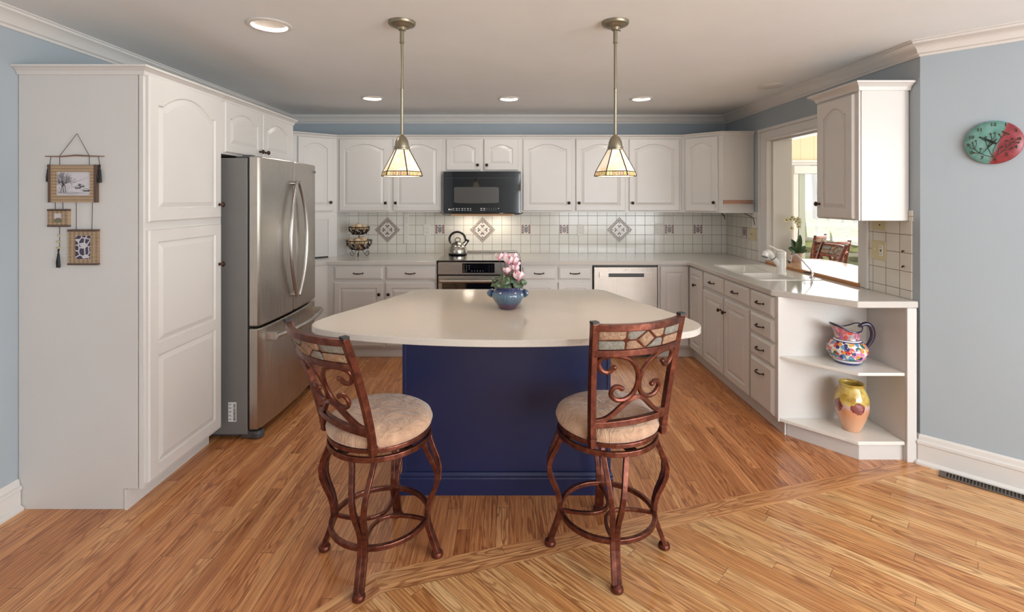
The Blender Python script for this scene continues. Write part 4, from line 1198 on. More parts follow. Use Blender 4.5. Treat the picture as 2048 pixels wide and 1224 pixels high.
# recessed lights
def downlight(x, y, R, label):
    r = thing('recessed_light', label, 'ceiling light', (x, y, H))
    build('trim_ring', MB().lathe([(R * .76, .0), (R * .79, -.006), (R * .9, -.008), (R, -.003), (R, .0), (R * .76, .001)], (x, y, H - .0005), 40, cap0=False, cap1=False), M['trim'], r, smooth=True)
    return r
M['lens'] = mat('frosted_lens', (230, 224, 216), .5)
DL = [(-1.229, 2.53, .110, 'large recessed ceiling light nearest the camera, left of the pendants'),
      (-1.209, 4.366, .098, 'leftmost of the three small recessed lights near the back wall'),
      (0.0, 4.39, .098, 'middle one of the three small recessed lights near the back wall'),
      (1.18, 4.39, .098, 'rightmost of the three small recessed lights near the back wall')]
# cut the ceiling for the cans
cb = bmesh.new()
for x, y, R, lb in DL:
    r = downlight(x, y, R, lb)
    build('reflector', MB().lathe([(R * .78, -.004), (R * .72, .02), (R * .55, .06), (R * .5, .075), (.001, .076)], (x, y, H), 40, cap0=False), M['can'], r, smooth=True, sharp=60)
    area_light('added_can_fill', (x, y, H + .012), (x, y, 0), R * .9, R * .9, 1.4, (1.0, .95, .88)).data.shape = 'DISK'  # fill lamp added in each unlit can to brighten back cabinets and floor
    bmesh.ops.create_cone(cb, cap_ends=True, segments=40, radius1=R * .8, radius2=R * .8, depth=.2, matrix=Matrix.Translation((x, y, H + .05)))
cm = bpy.data.meshes.new('cut'); cb.to_mesh(cm); cb.free()
co = bpy.data.objects.new('cut', cm); COL.objects.link(co)
ceil = bpy.data.objects['ceiling']
bo = ceil.modifiers.new('holes', 'BOOLEAN'); bo.operation = 'DIFFERENCE'; bo.object = co; bo.solver = 'EXACT'
dg = bpy.context.evaluated_depsgraph_get(); dg.update()
nm = bpy.data.meshes.new_from_object(ceil.evaluated_get(dg)); ceil.modifiers.clear(); ceil.data = nm
bpy.data.objects.remove(co)
o = build('ceiling_speaker', MB().lathe([(.095, 0), (.095, -.004), (.088, -.007), (.001, -.008)][::-1], (2.07, 3.90, H), 36), M['trim'], smooth=True)
tag(o, 'flat round white ceiling plate above the pass-through', 'ceiling plate')

# ---------------------------------------------------------------- bar stools
BACK = [(-.59, .857), (-.65, .844), (-.72, .838), (-.80, .841), (-.87, .855), (-.90, .876), (-.86, .892), (-.77, .902), (-.62, .906), (-.475, .902), (-.285, .887), (-.16, .865), (-.075, .84), (-.03, .812), (-.022, .781), (-.06, .755), (-.14, .735), (-.25, .722), (-.37, .718), (-.49, .722), (-.58, .735), (-.615, .75), (-.59, .766), (-.52, .776), (-.44, .775), (-.38, .768)]
def bar_stool(loc, rot, back, tilt, topz, label, group=None, stretch=0.0):
    """rot: turn of the legs; back: turn of the seat (world angle of the back from -Y)"""
    r = thing('bar_stool', label, 'bar stool', (loc[0], loc[1], 0), rot, group)
    # legs: each a pair of square bars that merge below
    prof = [(.497, .198), (.47, .206), (.44, .219), (.40, .238), (.36, .249), (.32, .247), (.28, .233), (.24, .214), (.20, .203), (.165, .200), (.13, .205), (.09, .219), (.05, .234), (.022, .244)]
    for k in range(4):
        a = k * PI / 2
        rd = Vector((math.cos(a), math.sin(a), 0)); tg = Vector((-math.sin(a), math.cos(a), 0))
        mb = MB()
        for s_ in (-1, 1):
            pts = []
            for z, rr in prof:
                f = max(0.0, min(1.0, (z - .22) / .28)); sp = .0095 + .036 * (f ** 1.25)
                pts.append(rd * rr + tg * (s_ * sp) + Vector((0, 0, z)))
            mb.bar(pts, .0195, up=rd)
        lg = build('leg', mb, M['stool'], r, local=True, bevel=.002)
        build('foot', MB().lathe([(.017, .0), (.024, .004), (.0255, .012), (.022, .021), (.014, .026), (.010, .030)], rd * .244, 18), M['stool'], lg, local=True, smooth=True)
    def ring(R, z, w_, h_, n=48):
        rings = []
        for i in range(n + 1):
            a = 2 * PI * i / n; c = Vector((math.cos(a), math.sin(a), 0))
            rings.append([c * (R - w_ / 2) + Z_ * (z - h_ / 2), c * (R + w_ / 2) + Z_ * (z - h_ / 2), c * (R + w_ / 2) + Z_ * (z + h_ / 2), c * (R - w_ / 2) + Z_ * (z + h_ / 2)])
        return MB().loops(rings, False, False)
    build('foot_ring', ring(.1985, .160, .018, .02), M['stool'], r, local=True, bevel=.003)
    # two curved braces below the foot ring, back to back
    for s_ in (PI / 2, 3 * PI / 2):
        mb = MB(); P_ = []
        c0 = s_ + PI / 4
        A = Vector((math.cos(s_), math.sin(s_), 0)) * .19; B = Vector((math.cos(s_ + PI / 2), math.sin(s_ + PI / 2), 0)) * .19
        mid = Vector((math.cos(c0), math.sin(c0), 0)) * .014
        for i in range(17):
            q = i / 16; ctrl = mid * 2 - (A + B) / 2
            P_.append(A * (1 - q) ** 2 + ctrl * 2 * q * (1 - q) + B * q * q + Z_ * .152)
        mb.bar(P_, .014, up=Z_)
        build('brace', mb, M['stool'], r, local=True, bevel=.002)
    build('lower_seat_ring', ring(.207, .503, .014, .022), M['stool'], r, local=True, bevel=.003)
    # swivel parts, turned to the seat angle
    T = Matrix.Rotation(back - rot, 4, 'Z')
    mb = MB().box(-.2, .2, -.018, .018, .494, .508).box(-.018, .018, -.2, .2, .494, .508).lathe([(.075, .505), (.075, .528)], (0, 0, 0), 24)
    build('swivel_plate', mb.xf(T), M['blackcap'], r, local=True)
    fr = build('seat_frame', ring(.205, .536, .014, .018).xf(T), M['stool'], r, local=True, bevel=.003)
    mb = MB(); L = []
    for (rr, z) in ((.02, .530), (.16, .532), (.195, .538), (.214, .552), (.219, .568), (.212, .586), (.192, .600), (.155, .609), (.10, .614), (.05, .616), (.002, .616)):
        L.append([Vector((rr * math.cos(2 * PI * i / 48) * (1 + .006 * math.sin(5 * 2 * PI * i / 48)), rr * math.sin(2 * PI * i / 48), z + .002 * math.sin(3 * 2 * PI * i / 48 + rr * 30))) for i in range(48)])
    cu = build('seat_cushion', mb.loops(L).xf(T), M['suede'], r, local=True, smooth=True, sharp=80)
    # back: surface coordinates a in [-1,1] across, z up
    zb = .530
    def surf(a, z, out=0.0):
        f = (z - zb) / (topz - zb)
        w_ = .166 + (.201 - .166) * f
        ff = f ** 1.35
        yb_ = -(.156 + tilt * ff) - out
        bow = (.018 + .038 * f) * (1 - a * a)
        return Vector((a * w_, yb_ - bow, z))
    zs = topz / 1.035
    def zz(z): return zb + (z - .53) * (topz - zb) / (1.035 - .53)
    for s_ in (-1, 1):
        pts = [surf(s_, zb + (topz - zb) * i / 16) for i in range(17)]
        po = build('back_post', MB().bar(pts, .0255, up=Vector((0, -1, 0))).xf(T), M['stool'], r, local=True, bevel=.002)
        e = surf(s_, topz)
        build('post_cap', MB().box(e.x - .0132, e.x + .0132, e.y - .0132, e.y + .0132, topz - .002, topz + .007).xf(T), M['blackcap'], po, local=True)
        q = surf(s_, zz(.565))
        build('screw_collar', MB().box(q.x - .0145, q.x + .0145, q.y - .0145, q.y + .0145, zz(.562), zz(.568)).xf(T), M['stool'], po, local=True)
    def rail(z0, w_, n=18, a0=-1, a1=1, zf=None):
        return MB().bar([surf(a0 + (a1 - a0) * i / n, (zf(a0 + (a1 - a0) * i / n) if zf else zz(z0))) for i in range(n + 1)], w_, up=Z_)
    build('top_rail', rail(1.018, .026).xf(T), M['stool'], r, local=True, bevel=.003)
    build('slate_rail', rail(.916, .025).xf(T), M['stool'], r, local=True, bevel=.003)
    build('lower_rail', rail(.622, .024).xf(T), M['stool'], r, local=True, bevel=.003)
    build('arch_rail', rail(0, .0175, 30, zf=lambda a: zz(.640 + .088 * (math.cos(min(1, abs(a) / .92) * PI) * .5 + .5) ** 1.3 + (-.003))).xf(T), M['stool'], r, local=True, bevel=.002)
    for s_ in (-1, 1):
        cp2 = catmull([(s_ * a, z) for a, z in BACK], 3)[: (len(BACK) - 1) * 3 + 1]
        pts = [surf(a, zz(z)) for a, z in cp2]
        mb = MB().tube(pts, .0085, 8, up=Vector((0, -1, 0)), flat=1.2)
        for e in (pts[0], pts[-1]): mb.sphere(e, .0105, 10, 6)
        build('scroll', mb.xf(T), M['stool'], r, local=True, smooth=True)
    # slate panel: metal sheet with inset stones
    def patch(pts, out0, out1):
        mb = MB(); c = (sum(p[0] for p in pts) / len(pts), sum(p[1] for p in pts) / len(pts)); n_ = len(pts)
        dense = []
        for i in range(n_):
            p, q = pts[i], pts[(i + 1) % n_]
            for j in range(3): dense.append((p[0] + (q[0] - p[0]) * j / 3, p[1] + (q[1] - p[1]) * j / 3))
        m1 = [(c[0] + (p[0] - c[0]) * .5, c[1] + (p[1] - c[1]) * .5) for p in dense]
        S = lambda P_, o: [surf(a, zz(z), o) for a, z in P_]
        inn = [(c[0] + (p[0] - c[0]) * .93, c[1] + (p[1] - c[1]) * .93) for p in dense]
        mb.loops([S(m1, out0), S(dense, out0), S(dense, out1 * .6), S(inn, out1), S(m1, out1 * 1.15), [surf(c[0], zz(c[1]), out1 * 1.1)] * len(dense)], True, False)
        return mb
    pnl = MB().loops([[surf(a, zz(.915), -.003), surf(a, zz(1.02), -.003), surf(a, zz(1.02), .003), surf(a, zz(.915), .003)] for a in [-1 + 2 * i / 18 for i in range(19)]])
    pn = build('slate_panel', pnl.xf(T), M['stool'], r, local=True)
    g = .008; zl, zm_, zh = .931, .968, 1.005; gz = .0022
    X0, X1 = -.93, -.43
    dd_ = .26
    stones = [
        ([(X0, zm_ + gz), (X1 - .06, zm_ + gz), (X1 - .015, zm_ + .009), (X1 - .015, zh), (X0, zh)], 'o'),
        ([(X0, zl), (X1 - .015, zl), (X1 - .015, zm_ - .009), (X1 - .06, zm_ - gz), (X0, zm_ - gz)], 'g'),
        ([(X1 + .07, zm_ + gz), (-dd_ + .02, zm_ + gz), (-.03, zh), (X1 + .02, zh), (X1 + .02, zm_ + .009)], 'g'),
        ([(X1 + .02, zl), (-.03, zl), (-dd_ + .02, zm_ - gz), (X1 + .07, zm_ - gz), (X1 + .02, zm_ - .009)], 'o'),
        ([(0, zl + .004), (dd_ * .72, zm_), (0, zh - .004), (-dd_ * .72, zm_)], 'o')]
    k = 0
    for s_ in (1, -1):
        for P_, c_ in stones:
            if s_ < 0 and len(P_) == 4: continue
            pts = [(s_ * a, z) for a, z in P_]
            if s_ < 0: pts = pts[::-1]; c_ = 'g' if c_ == 'o' else 'o'
            for side in (1, -1):
                o = build('slate_stone', patch(pts, .002 * side, .008 * side).xf(T), M['slate_' + c_], pn, local=True, smooth=True, sharp=50)
                if side == 1: continue
    # side brackets from the posts along the seat
    for s_ in (-1, 1):
        p0 = surf(s_, .556)
        pts = [p0, p0 + Vector((0, .03, -.012)), p0 + Vector((s_ * .01, .07, -.010)), p0 + Vector((s_ * .022, .105, .004))]
        build('bracket', MB().tube(pts, .006, 8).xf(T), M['stool'], r, local=True, smooth=True)
    return r
bar_stool((.422, 2.126), math.radians(-2.3), math.radians(21.3), .075, 1.035, 'right bar stool at the island, its slate-panelled back turned slightly to the right')
bar_stool((-.544, 2.087), math.radians(-4.3), math.radians(-39), .145, 1.010, 'left bar stool at the island, turned towards the right with its back towards the refrigerator')
# three more in the sunroom
bar_stool((3.01, 5.05), 0, math.radians(86), .15, 1.035, 'bar stool seen edge-on just behind the wooden ledge, middle of the three sunroom stools')
bar_stool((3.50, 5.60), 0, math.radians(5), .075, 1.035, 'rightmost of the three stools in the sunroom beyond the ledge')
bar_stool((3.78, 6.40), 0, math.radians(42), .075, 1.035, 'leftmost and darkest of the three stools in the sunroom, behind the orchid')

# ---------------------------------------------------------------- ledge
pts = [(2.322, 3.286), (WX + .01, 3.286), (WX + .01, 3.20), (2.62, 3.22), (2.74, 3.40), (2.83, 3.65), (2.89, 3.95), (2.925, 4.2), (2.935, 4.45), (2.915, 4.56), (2.86, 4.60), (WX + .01, 4.60), (WX + .01, 4.449), (2.322, 4.449)]
r = thing('bar_ledge', 'light oak ledge with a curved outer edge in the pass-through opening', 'ledge', (2.6, 3.9, .914))
build('board', MB().prism(pts, .9145, .9375), M['ledge'], r, bevel=.004)
build('front_edge', MB().box(2.318, 2.330, 3.262, 4.452, .9145, .934), M['oak_edge'], r, bevel=.003)
mb = MB()
for y in (3.5, 4.3):
    mb.prism([(0, 0), (.3, 0), (0, .3)], y, y + .03)
mb.v = [(WX + .012 + a, c, .912 - b) for a, b, c in mb.v]
build('bracket', mb, M['trim'], r)

# orchid
random.seed(21)
M['leaf'] = mat('orchid_leaf', (52, 84, 48), 0.35); M['stem'] = mat('plant_stem', (96, 84, 56), 0.6)
M['petal_w'] = mat('cream_orchid_petal', (232, 230, 190), 0.6); M['potpink'] = mat('pale_terracotta_pot', (216, 186, 172), 0.5); M['flowc'] = mat('orchid_flower_centre', (120, 84, 60), .6)
ox, oy, oz = 2.545, 4.365, .9375
r = thing('potted_orchid', 'cream flowering orchid in a small pale pot on the wooden ledge', 'plant', (ox, oy, oz))
build('pot', MB().lathe([(.036, 0), (.038, .003), (.047, .075), (.050, .082), (.046, .082), (.042, .07), (.001, .07)], (ox, oy, oz), 28), M['potpink'], r, smooth=True, sharp=50)
def leaf_mesh(mb, base, tip, width, droop=.02, nrm=Z_, n=8):
    base = Vector(base); tip = Vector(tip); d = tip - base; side = d.cross(Vector(nrm)).normalized(); up = side.cross(d).normalized()
    def fn(u, v):
        w_ = width * math.sin(PI * min(1, (u * .93 + .04))) ** .7
        q = (v - .5) * 2
        return base + d * u + side * (w_ * q) + up * (droop * math.sin(PI * u) - abs(q) * -.18 * width + .0)
    mb.grid(fn, n, 4)
for b_, t_, w_ in (((0, 0, .08), (-.055, -.01, .20), .030), ((0, 0, .08), (.03, .0, .24), .026), ((0, 0, .08), (-.085, -.02, .125), .034), ((0, 0, .08), (.085, .01, .14), .02), ((.0, 0, .085), (.08, -.02, .105), .02), ((0, 0, .08), (-.01, -.04, .21), .03)):
    mb = MB(); leaf_mesh(mb, Vector((ox, oy, oz)) + Vector(b_), Vector((ox, oy, oz)) + Vector(t_), w_, .012, Vector((0, -1, .4)))
    build('leaf', mb, M['leaf'], r, smooth=True)
stp = [(0, 0, .08), (.012, 0, .2), (.018, 0, .29), (.012, 0, .34), (-.02, 0, .375), (-.06, 0, .385), (-.095, -.01, .37)]
build('stem', MB().tube([Vector(p) + Vector((ox, oy, oz)) for p in stp], .0028, 6), M['stem'], r, smooth=True)
def blossom(mb, mc, c, R, nrm):
    c = Vector(c); nrm = Vector(nrm).normalized(); u = nrm.orthogonal().normalized(); v = nrm.cross(u)
    for k in range(5):
        a = k * 2 * PI / 5 + random.random() * .3
        d = u * math.cos(a) + v * math.sin(a)
        leaf_mesh(mb, c, c + d * R + nrm * R * .25, R * .36, .001, nrm, 4)
    mc.sphere(c + nrm * R * .2, R * .22, 8, 5)
for q in [(-.095, -.01, .372), (-.065, -.015, .378), (-.035, -.02, .38), (-.012, -.015, .362), (.004, -.012, .378), (.012, -.012, .35), (-.005, -.02, .335), (.01, -.012, .315), (-.055, -.01, .30), (.022, 0, .365), (-.048, -.01, .395)]:
    mb, mc = MB(), MB(); blossom(mb, mc, Vector(q) + Vector((ox, oy, oz)), .024, (random.uniform(-.4, .2), -1, random.uniform(-.2, .4)))
    f = build('blossom', mb, M['petal_w'], r, smooth=True); build('flower_centre', mc, M['flowc'], f, smooth=True)

# ---------------------------------------------------------------- cyclamen on the island
px, py, pz = -.006, 2.638, .914
r = thing('potted_cyclamen', 'pink cyclamen in a glazed blue and purple pot on the island', 'plant', (px, py, pz))
m = mat('blue_purple_glaze', (70, 96, 136), 0.12, coat=.8); t = NT(m); s = t.sep(t.obj())
nz = t.noise(t.obj(), 14, 4, .6)
zz_ = t.math('ADD', s[2], t.math('MULTIPLY', t.math('SUBTRACT', nz[0], .5), .02))
c = t.ramp(t.math('DIVIDE', zz_, .12), [(0.0, (84, 56, 70)), (.22, (96, 66, 90)), (.30, (70, 90, 112)), (.60, (92, 118, 136)), (.82, (62, 76, 112)), (1.0, (66, 56, 88))])
an = t.math('ARCTAN2', s[1], s[0]); n2 = t.noise(t.comb(t.math('MULTIPLY', an, 5.0), t.math('MULTIPLY', s[2], 6.0), 0.), 1.6, 3)
c = t.mix(t.ramp(n2[0], [(.48, (0, 0, 0)), (.64, (150, 150, 150))]), c, (42, 48, 88))
t.base(c); M['potglaze'] = m
build('pot', MB().lathe([(.046, 0), (.050, .004), (.052, .010), (.072, .035), (.089, .068), (.088, .082), (.078, .097), (.066, .104), (.068, .110), (.073, .115), (.070, .118), (.062, .113), (.060, .10), (.062, .09), (.001, .085)], (px, py, pz), 48), M['potglaze'], r, smooth=True, sharp=70)
for s_ in (-1, 1):
    mb = MB(); pts = []
    for i in range(9):
        a = PI * i / 8; pts.append((px + s_ * (.082 + .017 * math.sin(a)), py, pz + .100 - .042 * (i / 8)))
    mb.tube(pts, .008, 8, radii=[.006, .010, .013, .015, .015, .013, .010, .007, .004], flat=1.5); build('handle', mb, M['potglaze'], r, smooth=True)
build('soil', MB().lathe([(.06, .0), (.001, .004)], (px, py, pz + .092), 24), mat('dark_soil', (44, 34, 28), .9), r)
m = mat('cyclamen_leaf', (70, 92, 64), .5); t = NT(m); nz = t.noise(t.obj(), 60, 3)
t.base(t.ramp(nz[0], [(.35, (46, 64, 46)), (.55, (74, 98, 70)), (.75, (140, 156, 130))])); M['cleaf'] = m
M['cstem'] = mat('cyclamen_stem', (110, 70, 62), .5); M['pink'] = mat('pink_petal', (246, 214, 220), .5); M['pinkd'] = mat('deep_pink_petal_base', (214, 110, 140), .5)
m = M['pink']; m.node_tree.nodes['Principled BSDF'].inputs['Subsurface Weight'].default_value = 0.15
random.seed(12)
for k in range(34):
    a = random.random() * 2 * PI; rr = random.uniform(.035, .098); hh = .128 + random.uniform(0, .045) - max(0, rr - .06) * .35
    if math.sin(a) < -.3 and rr > .07: rr *= .8
    c = Vector((px + rr * math.cos(a), py + rr * .8 * math.sin(a), pz + hh))
    R = random.uniform(.016, .026); tiltv = Vector((math.cos(a) * .7, math.sin(a) * .7 - .45, .8)).normalized()
    u = tiltv.orthogonal().normalized(); v = tiltv.cross(u); mb = MB()
    ring = []
    for i in range(14):
        th = 2 * PI * i / 14; q = R * (1 + .12 * math.cos(3 * th) + random.uniform(-.08, .08)); ring.append(c + (u * math.cos(th) + v * math.sin(th)) * q - tiltv * .25 * R)
    inn = [c + (p - c) * .5 + tiltv * .12 * R for p in ring]
    mb.loops([[c + tiltv * .02 * R] * 14, inn, ring, [p - tiltv * .0008 for p in ring], [p - tiltv * .001 for p in inn]], False, False)
    lf = build('leaf', mb, M['cleaf'], r, smooth=True)
    build('leaf_stem', MB().tube([(px + rr * .25 * math.cos(a), py + rr * .25 * math.sin(a), pz + .092), c + Vector((0, 0, -.02)), c], .0016, 5), M['cstem'], lf)
FL = [(-.045, -.01, .262, 1.0), (-.020, .0, .266, .9), (.004, -.02, .243, 1.35), (.034, -.01, .24, 1.2), (.030, .02, .262, 1.0), (.012, .015, .255, 1.0), (-.004, -.045, .197, .95), (.042, -.03, .205, .9), (.056, -.055, .162, 1.3), (.022, -.02, .212, .8), (.048, .0, .225, .9)]
for fx_, fy_, fz_, sc_ in FL:
    c = Vector((px + fx_ * 1.0, py + fy_, pz + fz_))
    f = None; mb = MB()
    for k in range(5):
        a = k * 2 * PI / 5 + random.random() * .5
        d = Vector((math.cos(a), math.sin(a), 0))
        Lp = .030 * sc_ * random.uniform(.85, 1.15)
        wv = .0135 * sc_
        side = Vector((-d.y, d.x, 0))
        def fn(u, v, d=d, side=side, Lp=Lp, wv=wv, c=c):
            q = (v - .5) * 2; w_ = wv * math.sin(PI * min(.97, .12 + u * .85)) ** .8
            return c + d * (.004 + random.uniform(0, .0015) + .016 * math.sin(u * 2.2) * sc_) + Z_ * (Lp * u) + side * (w_ * q) + d * (-.003 * (1 - q * q))
        mb.grid(fn, 6, 4)
    f = build('blossom', mb, M['pink'], r, smooth=True)
    build('blossom_throat', MB().sphere(c + Vector((0, 0, -.001)), .0065 * sc_, 10, 6), M['pinkd'], f, smooth=True)
    build('flower_stem', MB().tube([(px + fx_ * .3, py + fy_ * .3, pz + .09), (px + fx_ * .8, py + fy_ * .8, pz + fz_ - .04), (c.x, c.y, c.z - .004)], .0018, 6), M['cstem'], f)

# ---------------------------------------------------------------- kettle
kx, ky, kz = -.53, 5.10, .9220
r = thing('kettle', 'brushed steel whistling kettle with a black hoop handle on the cooktop', 'kettle', (kx, ky, kz))
build('body', MB().lathe([(.088, 0), (.094, .004), (.096, .012), (.096, .035), (.091, .06), (.080, .085), (.064, .105), (.045, .120), (.038, .124), (.030, .130), (.012, .134), (.001, .135)], (kx, ky, kz + .004), 48), M['kettle'], r, smooth=True, sharp=60)
build('base_ring', MB().lathe([(.085, 0), (.094, .001), (.096, .006), (.085, .007)], (kx, ky, kz), 40), M['black'], r)
build('spout', MB().tube([(kx + .055, ky, kz + .095), (kx + .082, ky, kz + .120), (kx + .098, ky, kz + .142)], .02, 16, radii=[.028, .021, .018]), M['kettle'], r, smooth=True)
build('spout_lid', MB().tube([(kx + .094, ky, kz + .137), (kx + .104, ky, kz + .150)], .0205, 16).tube([(kx + .075, ky, kz + .150), (kx + .100, ky, kz + .148), (kx + .118, ky, kz + .146)], .005, 8), M['black'], r)
pts = [(kx - .004 + .082 * math.cos(a), ky, kz + .156 + .076 * math.sin(a)) for a in [math.radians(216 - i * 10.5) for i in range(24)]]
build('handle', MB().tube(pts, .009, 12, radii=[.007, .008, .010, .011, .012] + [.0115] * 14 + [.011, .010, .008, .007, .006], flat=1.3), M['black'], r, smooth=True)
pts = [(kx + .026 * math.cos(a), ky, kz + .150 + .022 * math.sin(a)) for a in [2 * PI * i / 20 for i in range(20)]]
build('lid_knob', MB().tube(pts, .0042, 8, closed=True), M['black'], r, smooth=True)

# ---------------------------------------------------------------- two-tier wire basket
bx_, by_, bz_ = -1.515, 4.985, .914
r = thing('two_tier_basket', 'bronze wire two-tier fruit basket with scrolled feet on the left counter', 'basket', (bx_, by_, bz_))
def wire_bowl(zc, R, depth, name):
    mb = MB()
    mb.tube([(bx_ + R * math.cos(2 * PI * i / 40), by_ + R * math.sin(2 * PI * i / 40), bz_ + zc) for i in range(40)], .0042, 6, closed=True)
    f = lambda q: (R * math.sin(q * PI / 2) ** .85, zc - depth * math.cos(q * PI / 2) ** 1.0)
    for k in range(16):
        a = 2 * PI * k / 16
        mb.tube([(bx_ + f(q / 8)[0] * math.cos(a + .35 * q / 8), by_ + f(q / 8)[0] * math.sin(a + .35 * q / 8), bz_ + f(q / 8)[1]) for q in range(1, 9)], .0026, 5)
    for q in (.3, .6): mb.tube([(bx_ + f(q)[0] * math.cos(2 * PI * i / 30), by_ + f(q)[0] * math.sin(2 * PI * i / 30), bz_ + f(q)[1]) for i in range(30)], .002, 5, closed=True)
    b = build(name, mb, M['wire'], r, smooth=True)
    mb = MB(); random.seed(4)
    for k in range(18):
        a = 2 * PI * k / 18; q = .45 + .28 * (k % 2)
        p = Vector((bx_ + f(q)[0] * math.cos(a), by_ + f(q)[0] * math.sin(a), bz_ + f(q)[1])); o_ = Vector((math.cos(a), math.sin(a), -.5)).normalized()
        s2_ = Vector((-math.sin(a), math.cos(a), .6 * (-1) ** k)).normalized()
        leaf_mesh(mb, p - s2_ * .022 + o_ * .002, p + s2_ * .022 + o_ * .002, .012, .002, o_, 5)
    build('leaf_ornament', mb, M['wire'], b, smooth=True)
wire_bowl(.163, .125, .10, 'lower_bowl')
wire_bowl(.298, .102, .078, 'upper_bowl')
build('centre_post', MB().tube([(bx_, by_, bz_ + .062), (bx_, by_, bz_ + .222)], .004, 8), M['wire'], r)
for k in range(3):
    a = math.radians(-80 + 120 * k); d = Vector((math.cos(a), math.sin(a), 0)); pts = []
    C = Vector((bx_, by_, bz_))
    pts = [C + d * .03 + Z_ * .066, C + d * .045 + Z_ * .045, C + d * .062 + Z_ * .018]
    for i in range(22):
        th = -2.2 + i * .30; rr = .028 * (1 - i / 30.0)
        pts.append(C + d * (.085 + rr * math.cos(th) * 1.0) + Z_ * (.0315 + rr * math.sin(th)))
    build('scrolled_foot', MB().tube(pts, .0028, 6, up=d.cross(Z_)), M['wire'], r, smooth=True)
m = mat('pale_potato_skin', (206, 180, 146), .6); t = NT(m); nz = t.noise(t.obj(), 30, 4)
t.base(t.ramp(nz[0], [(.3, (186, 154, 116)), (.55, (212, 186, 150)), (.8, (228, 208, 176))])); M['potato'] = m
POT = [(-.070, -.024, .150, .034, 'leftmost pale potato in the lower tier of the wire basket'), (-.004, -.044, .156, .038, 'long pale potato at the front of the lower basket tier'), (.052, -.025, .152, .034, 'rightmost tan potato in the lower tier of the wire basket'),
       (.020, .035, .166, .040, 'large tan potato heaped at the back of the lower basket tier'), (-.045, .048, .152, .035, 'potato hidden at the back left of the lower basket tier'), (.0, .0, .098, .036, 'potato at the bottom of the lower basket tier'),
       (-.052, -.01, .293, .030, 'small pale potato at the left of the upper basket tier'), (.0, -.022, .302, .038, 'largest round tan potato on top of the upper basket tier'), (.045, .012, .290, .031, 'pale potato at the right of the upper basket tier'), (-.005, .045, .290, .03, 'potato at the back of the upper basket tier')]
for i, (dx, dy, dz, R, lb) in enumerate(POT):
    random.seed(40 + i); q1, q2 = random.random() * 6, random.random() * 6
    rt = Matrix.Rotation(q1, 3, 'Z')
    c = (bx_ + dx, by_ + dy, bz_ + dz)
    o = build('potato', MB().sphere((0, 0, 0), R, 18, 12, sx=1.18, sy=.95, sz=.88, rot=rt, fn=lambda d: 1 + .05 * math.sin(3 * d.x + q1) + .04 * math.sin(4 * d.y + q2)).xf(Matrix.Translation(c)), M['potato'], origin=c, smooth=True, sharp=180)
    tag(o, lb, 'potato', 'potatoes in the wire basket')

# ---------------------------------------------------------------- pitcher and vase
jx, jy, jz = 2.058, 3.0, .504
r = thing('painted_pitcher', 'colourful hand-painted ceramic pitcher with a dark blue handle on the upper end shelf', 'pitcher', (jx, jy, jz))
m = mat('painted_talavera_glaze', (230, 225, 220), .12, coat=.8); t = NT(m); s = t.sep(t.obj())
an = t.math('ARCTAN2', s[1], s[0])
uv = t.comb(t.math('MULTIPLY', an, .105), s[2], 0.)
vo = t.n('ShaderNodeTexVoronoi'); vo.inputs['Scale'].default_value = 44; t.l(uv, vo.inputs['Vector'])
w1 = t.n('ShaderNodeTexWhiteNoise'); t.l(vo.outputs['Position'], w1.inputs['Vector'])
big = t.noise(uv, 13, 1)
cellc = t.ramp(w1.outputs['Value'], [(0, (206, 62, 58)), (.14, (226, 150, 70)), (.3, (44, 112, 86)), (.45, (90, 150, 190)), (.6, (216, 130, 170)), (.72, (40, 44, 110)), (.84, (226, 190, 90)), (.93, (150, 100, 160))], 'CONSTANT')
dist = vo.outputs['Distance']
body = t.mix(t.math('GREATER_THAN', dist, .66), cellc, (232, 228, 222))
vo2 = t.n('ShaderNodeTexVoronoi'); vo2.inputs['Scale'].default_value = 95; t.l(uv, vo2.inputs['Vector'])
dots = t.math('LESS_THAN', vo2.outputs['Distance'], .26)
w3 = t.n('ShaderNodeTexWhiteNoise'); t.l(vo2.outputs['Position'], w3.inputs['Vector'])
dotc = t.ramp(w3.outputs['Value'], [(0, (240, 226, 170)), (.3, (190, 70, 60)), (.55, (240, 240, 236)), (.75, (44, 60, 120)), (.9, (230, 160, 70))], 'CONSTANT')
body = t.mix(t.math('MULTIPLY', dots, .85), body, dotc)
neckt = t.ramp(big[0], [(.4, (196, 120, 160)), (.5, (206, 74, 70)), (.58, (110, 170, 190)), (.66, (226, 140, 70))])
neck = t.mix(.35, t.mix(.55, body, neckt), neckt)
zn = s[2]
col = t.mix(t.math('GREATER_THAN', zn, .145), body, neck)
for z0, z1, cc in ((-.01, .014, (44, 50, 110)), (.014, .030, (226, 224, 224)), (.030, .034, (36, 40, 90)), (.134, .138, (44, 50, 110)), (.138, .145, (224, 220, 220)), (.145, .149, (40, 44, 96))):
    b_ = t.math('MULTIPLY', t.math('GREATER_THAN', zn, z0), t.math('LESS_THAN', zn, z1)); col = t.mix(b_, col, cc)
t.base(col); M['talavera'] = m
M['cobalt'] = mat('dark_cobalt_glaze', (44, 34, 62), .12, coat=.8)
prof = [(.066, 0), (.070, .006), (.072, .014), (.090, .032), (.106, .060), (.110, .080), (.106, .100), (.092, .122), (.076, .136), (.069, .144), (.067, .160), (.070, .185), (.076, .205)]
n = 48; L = []
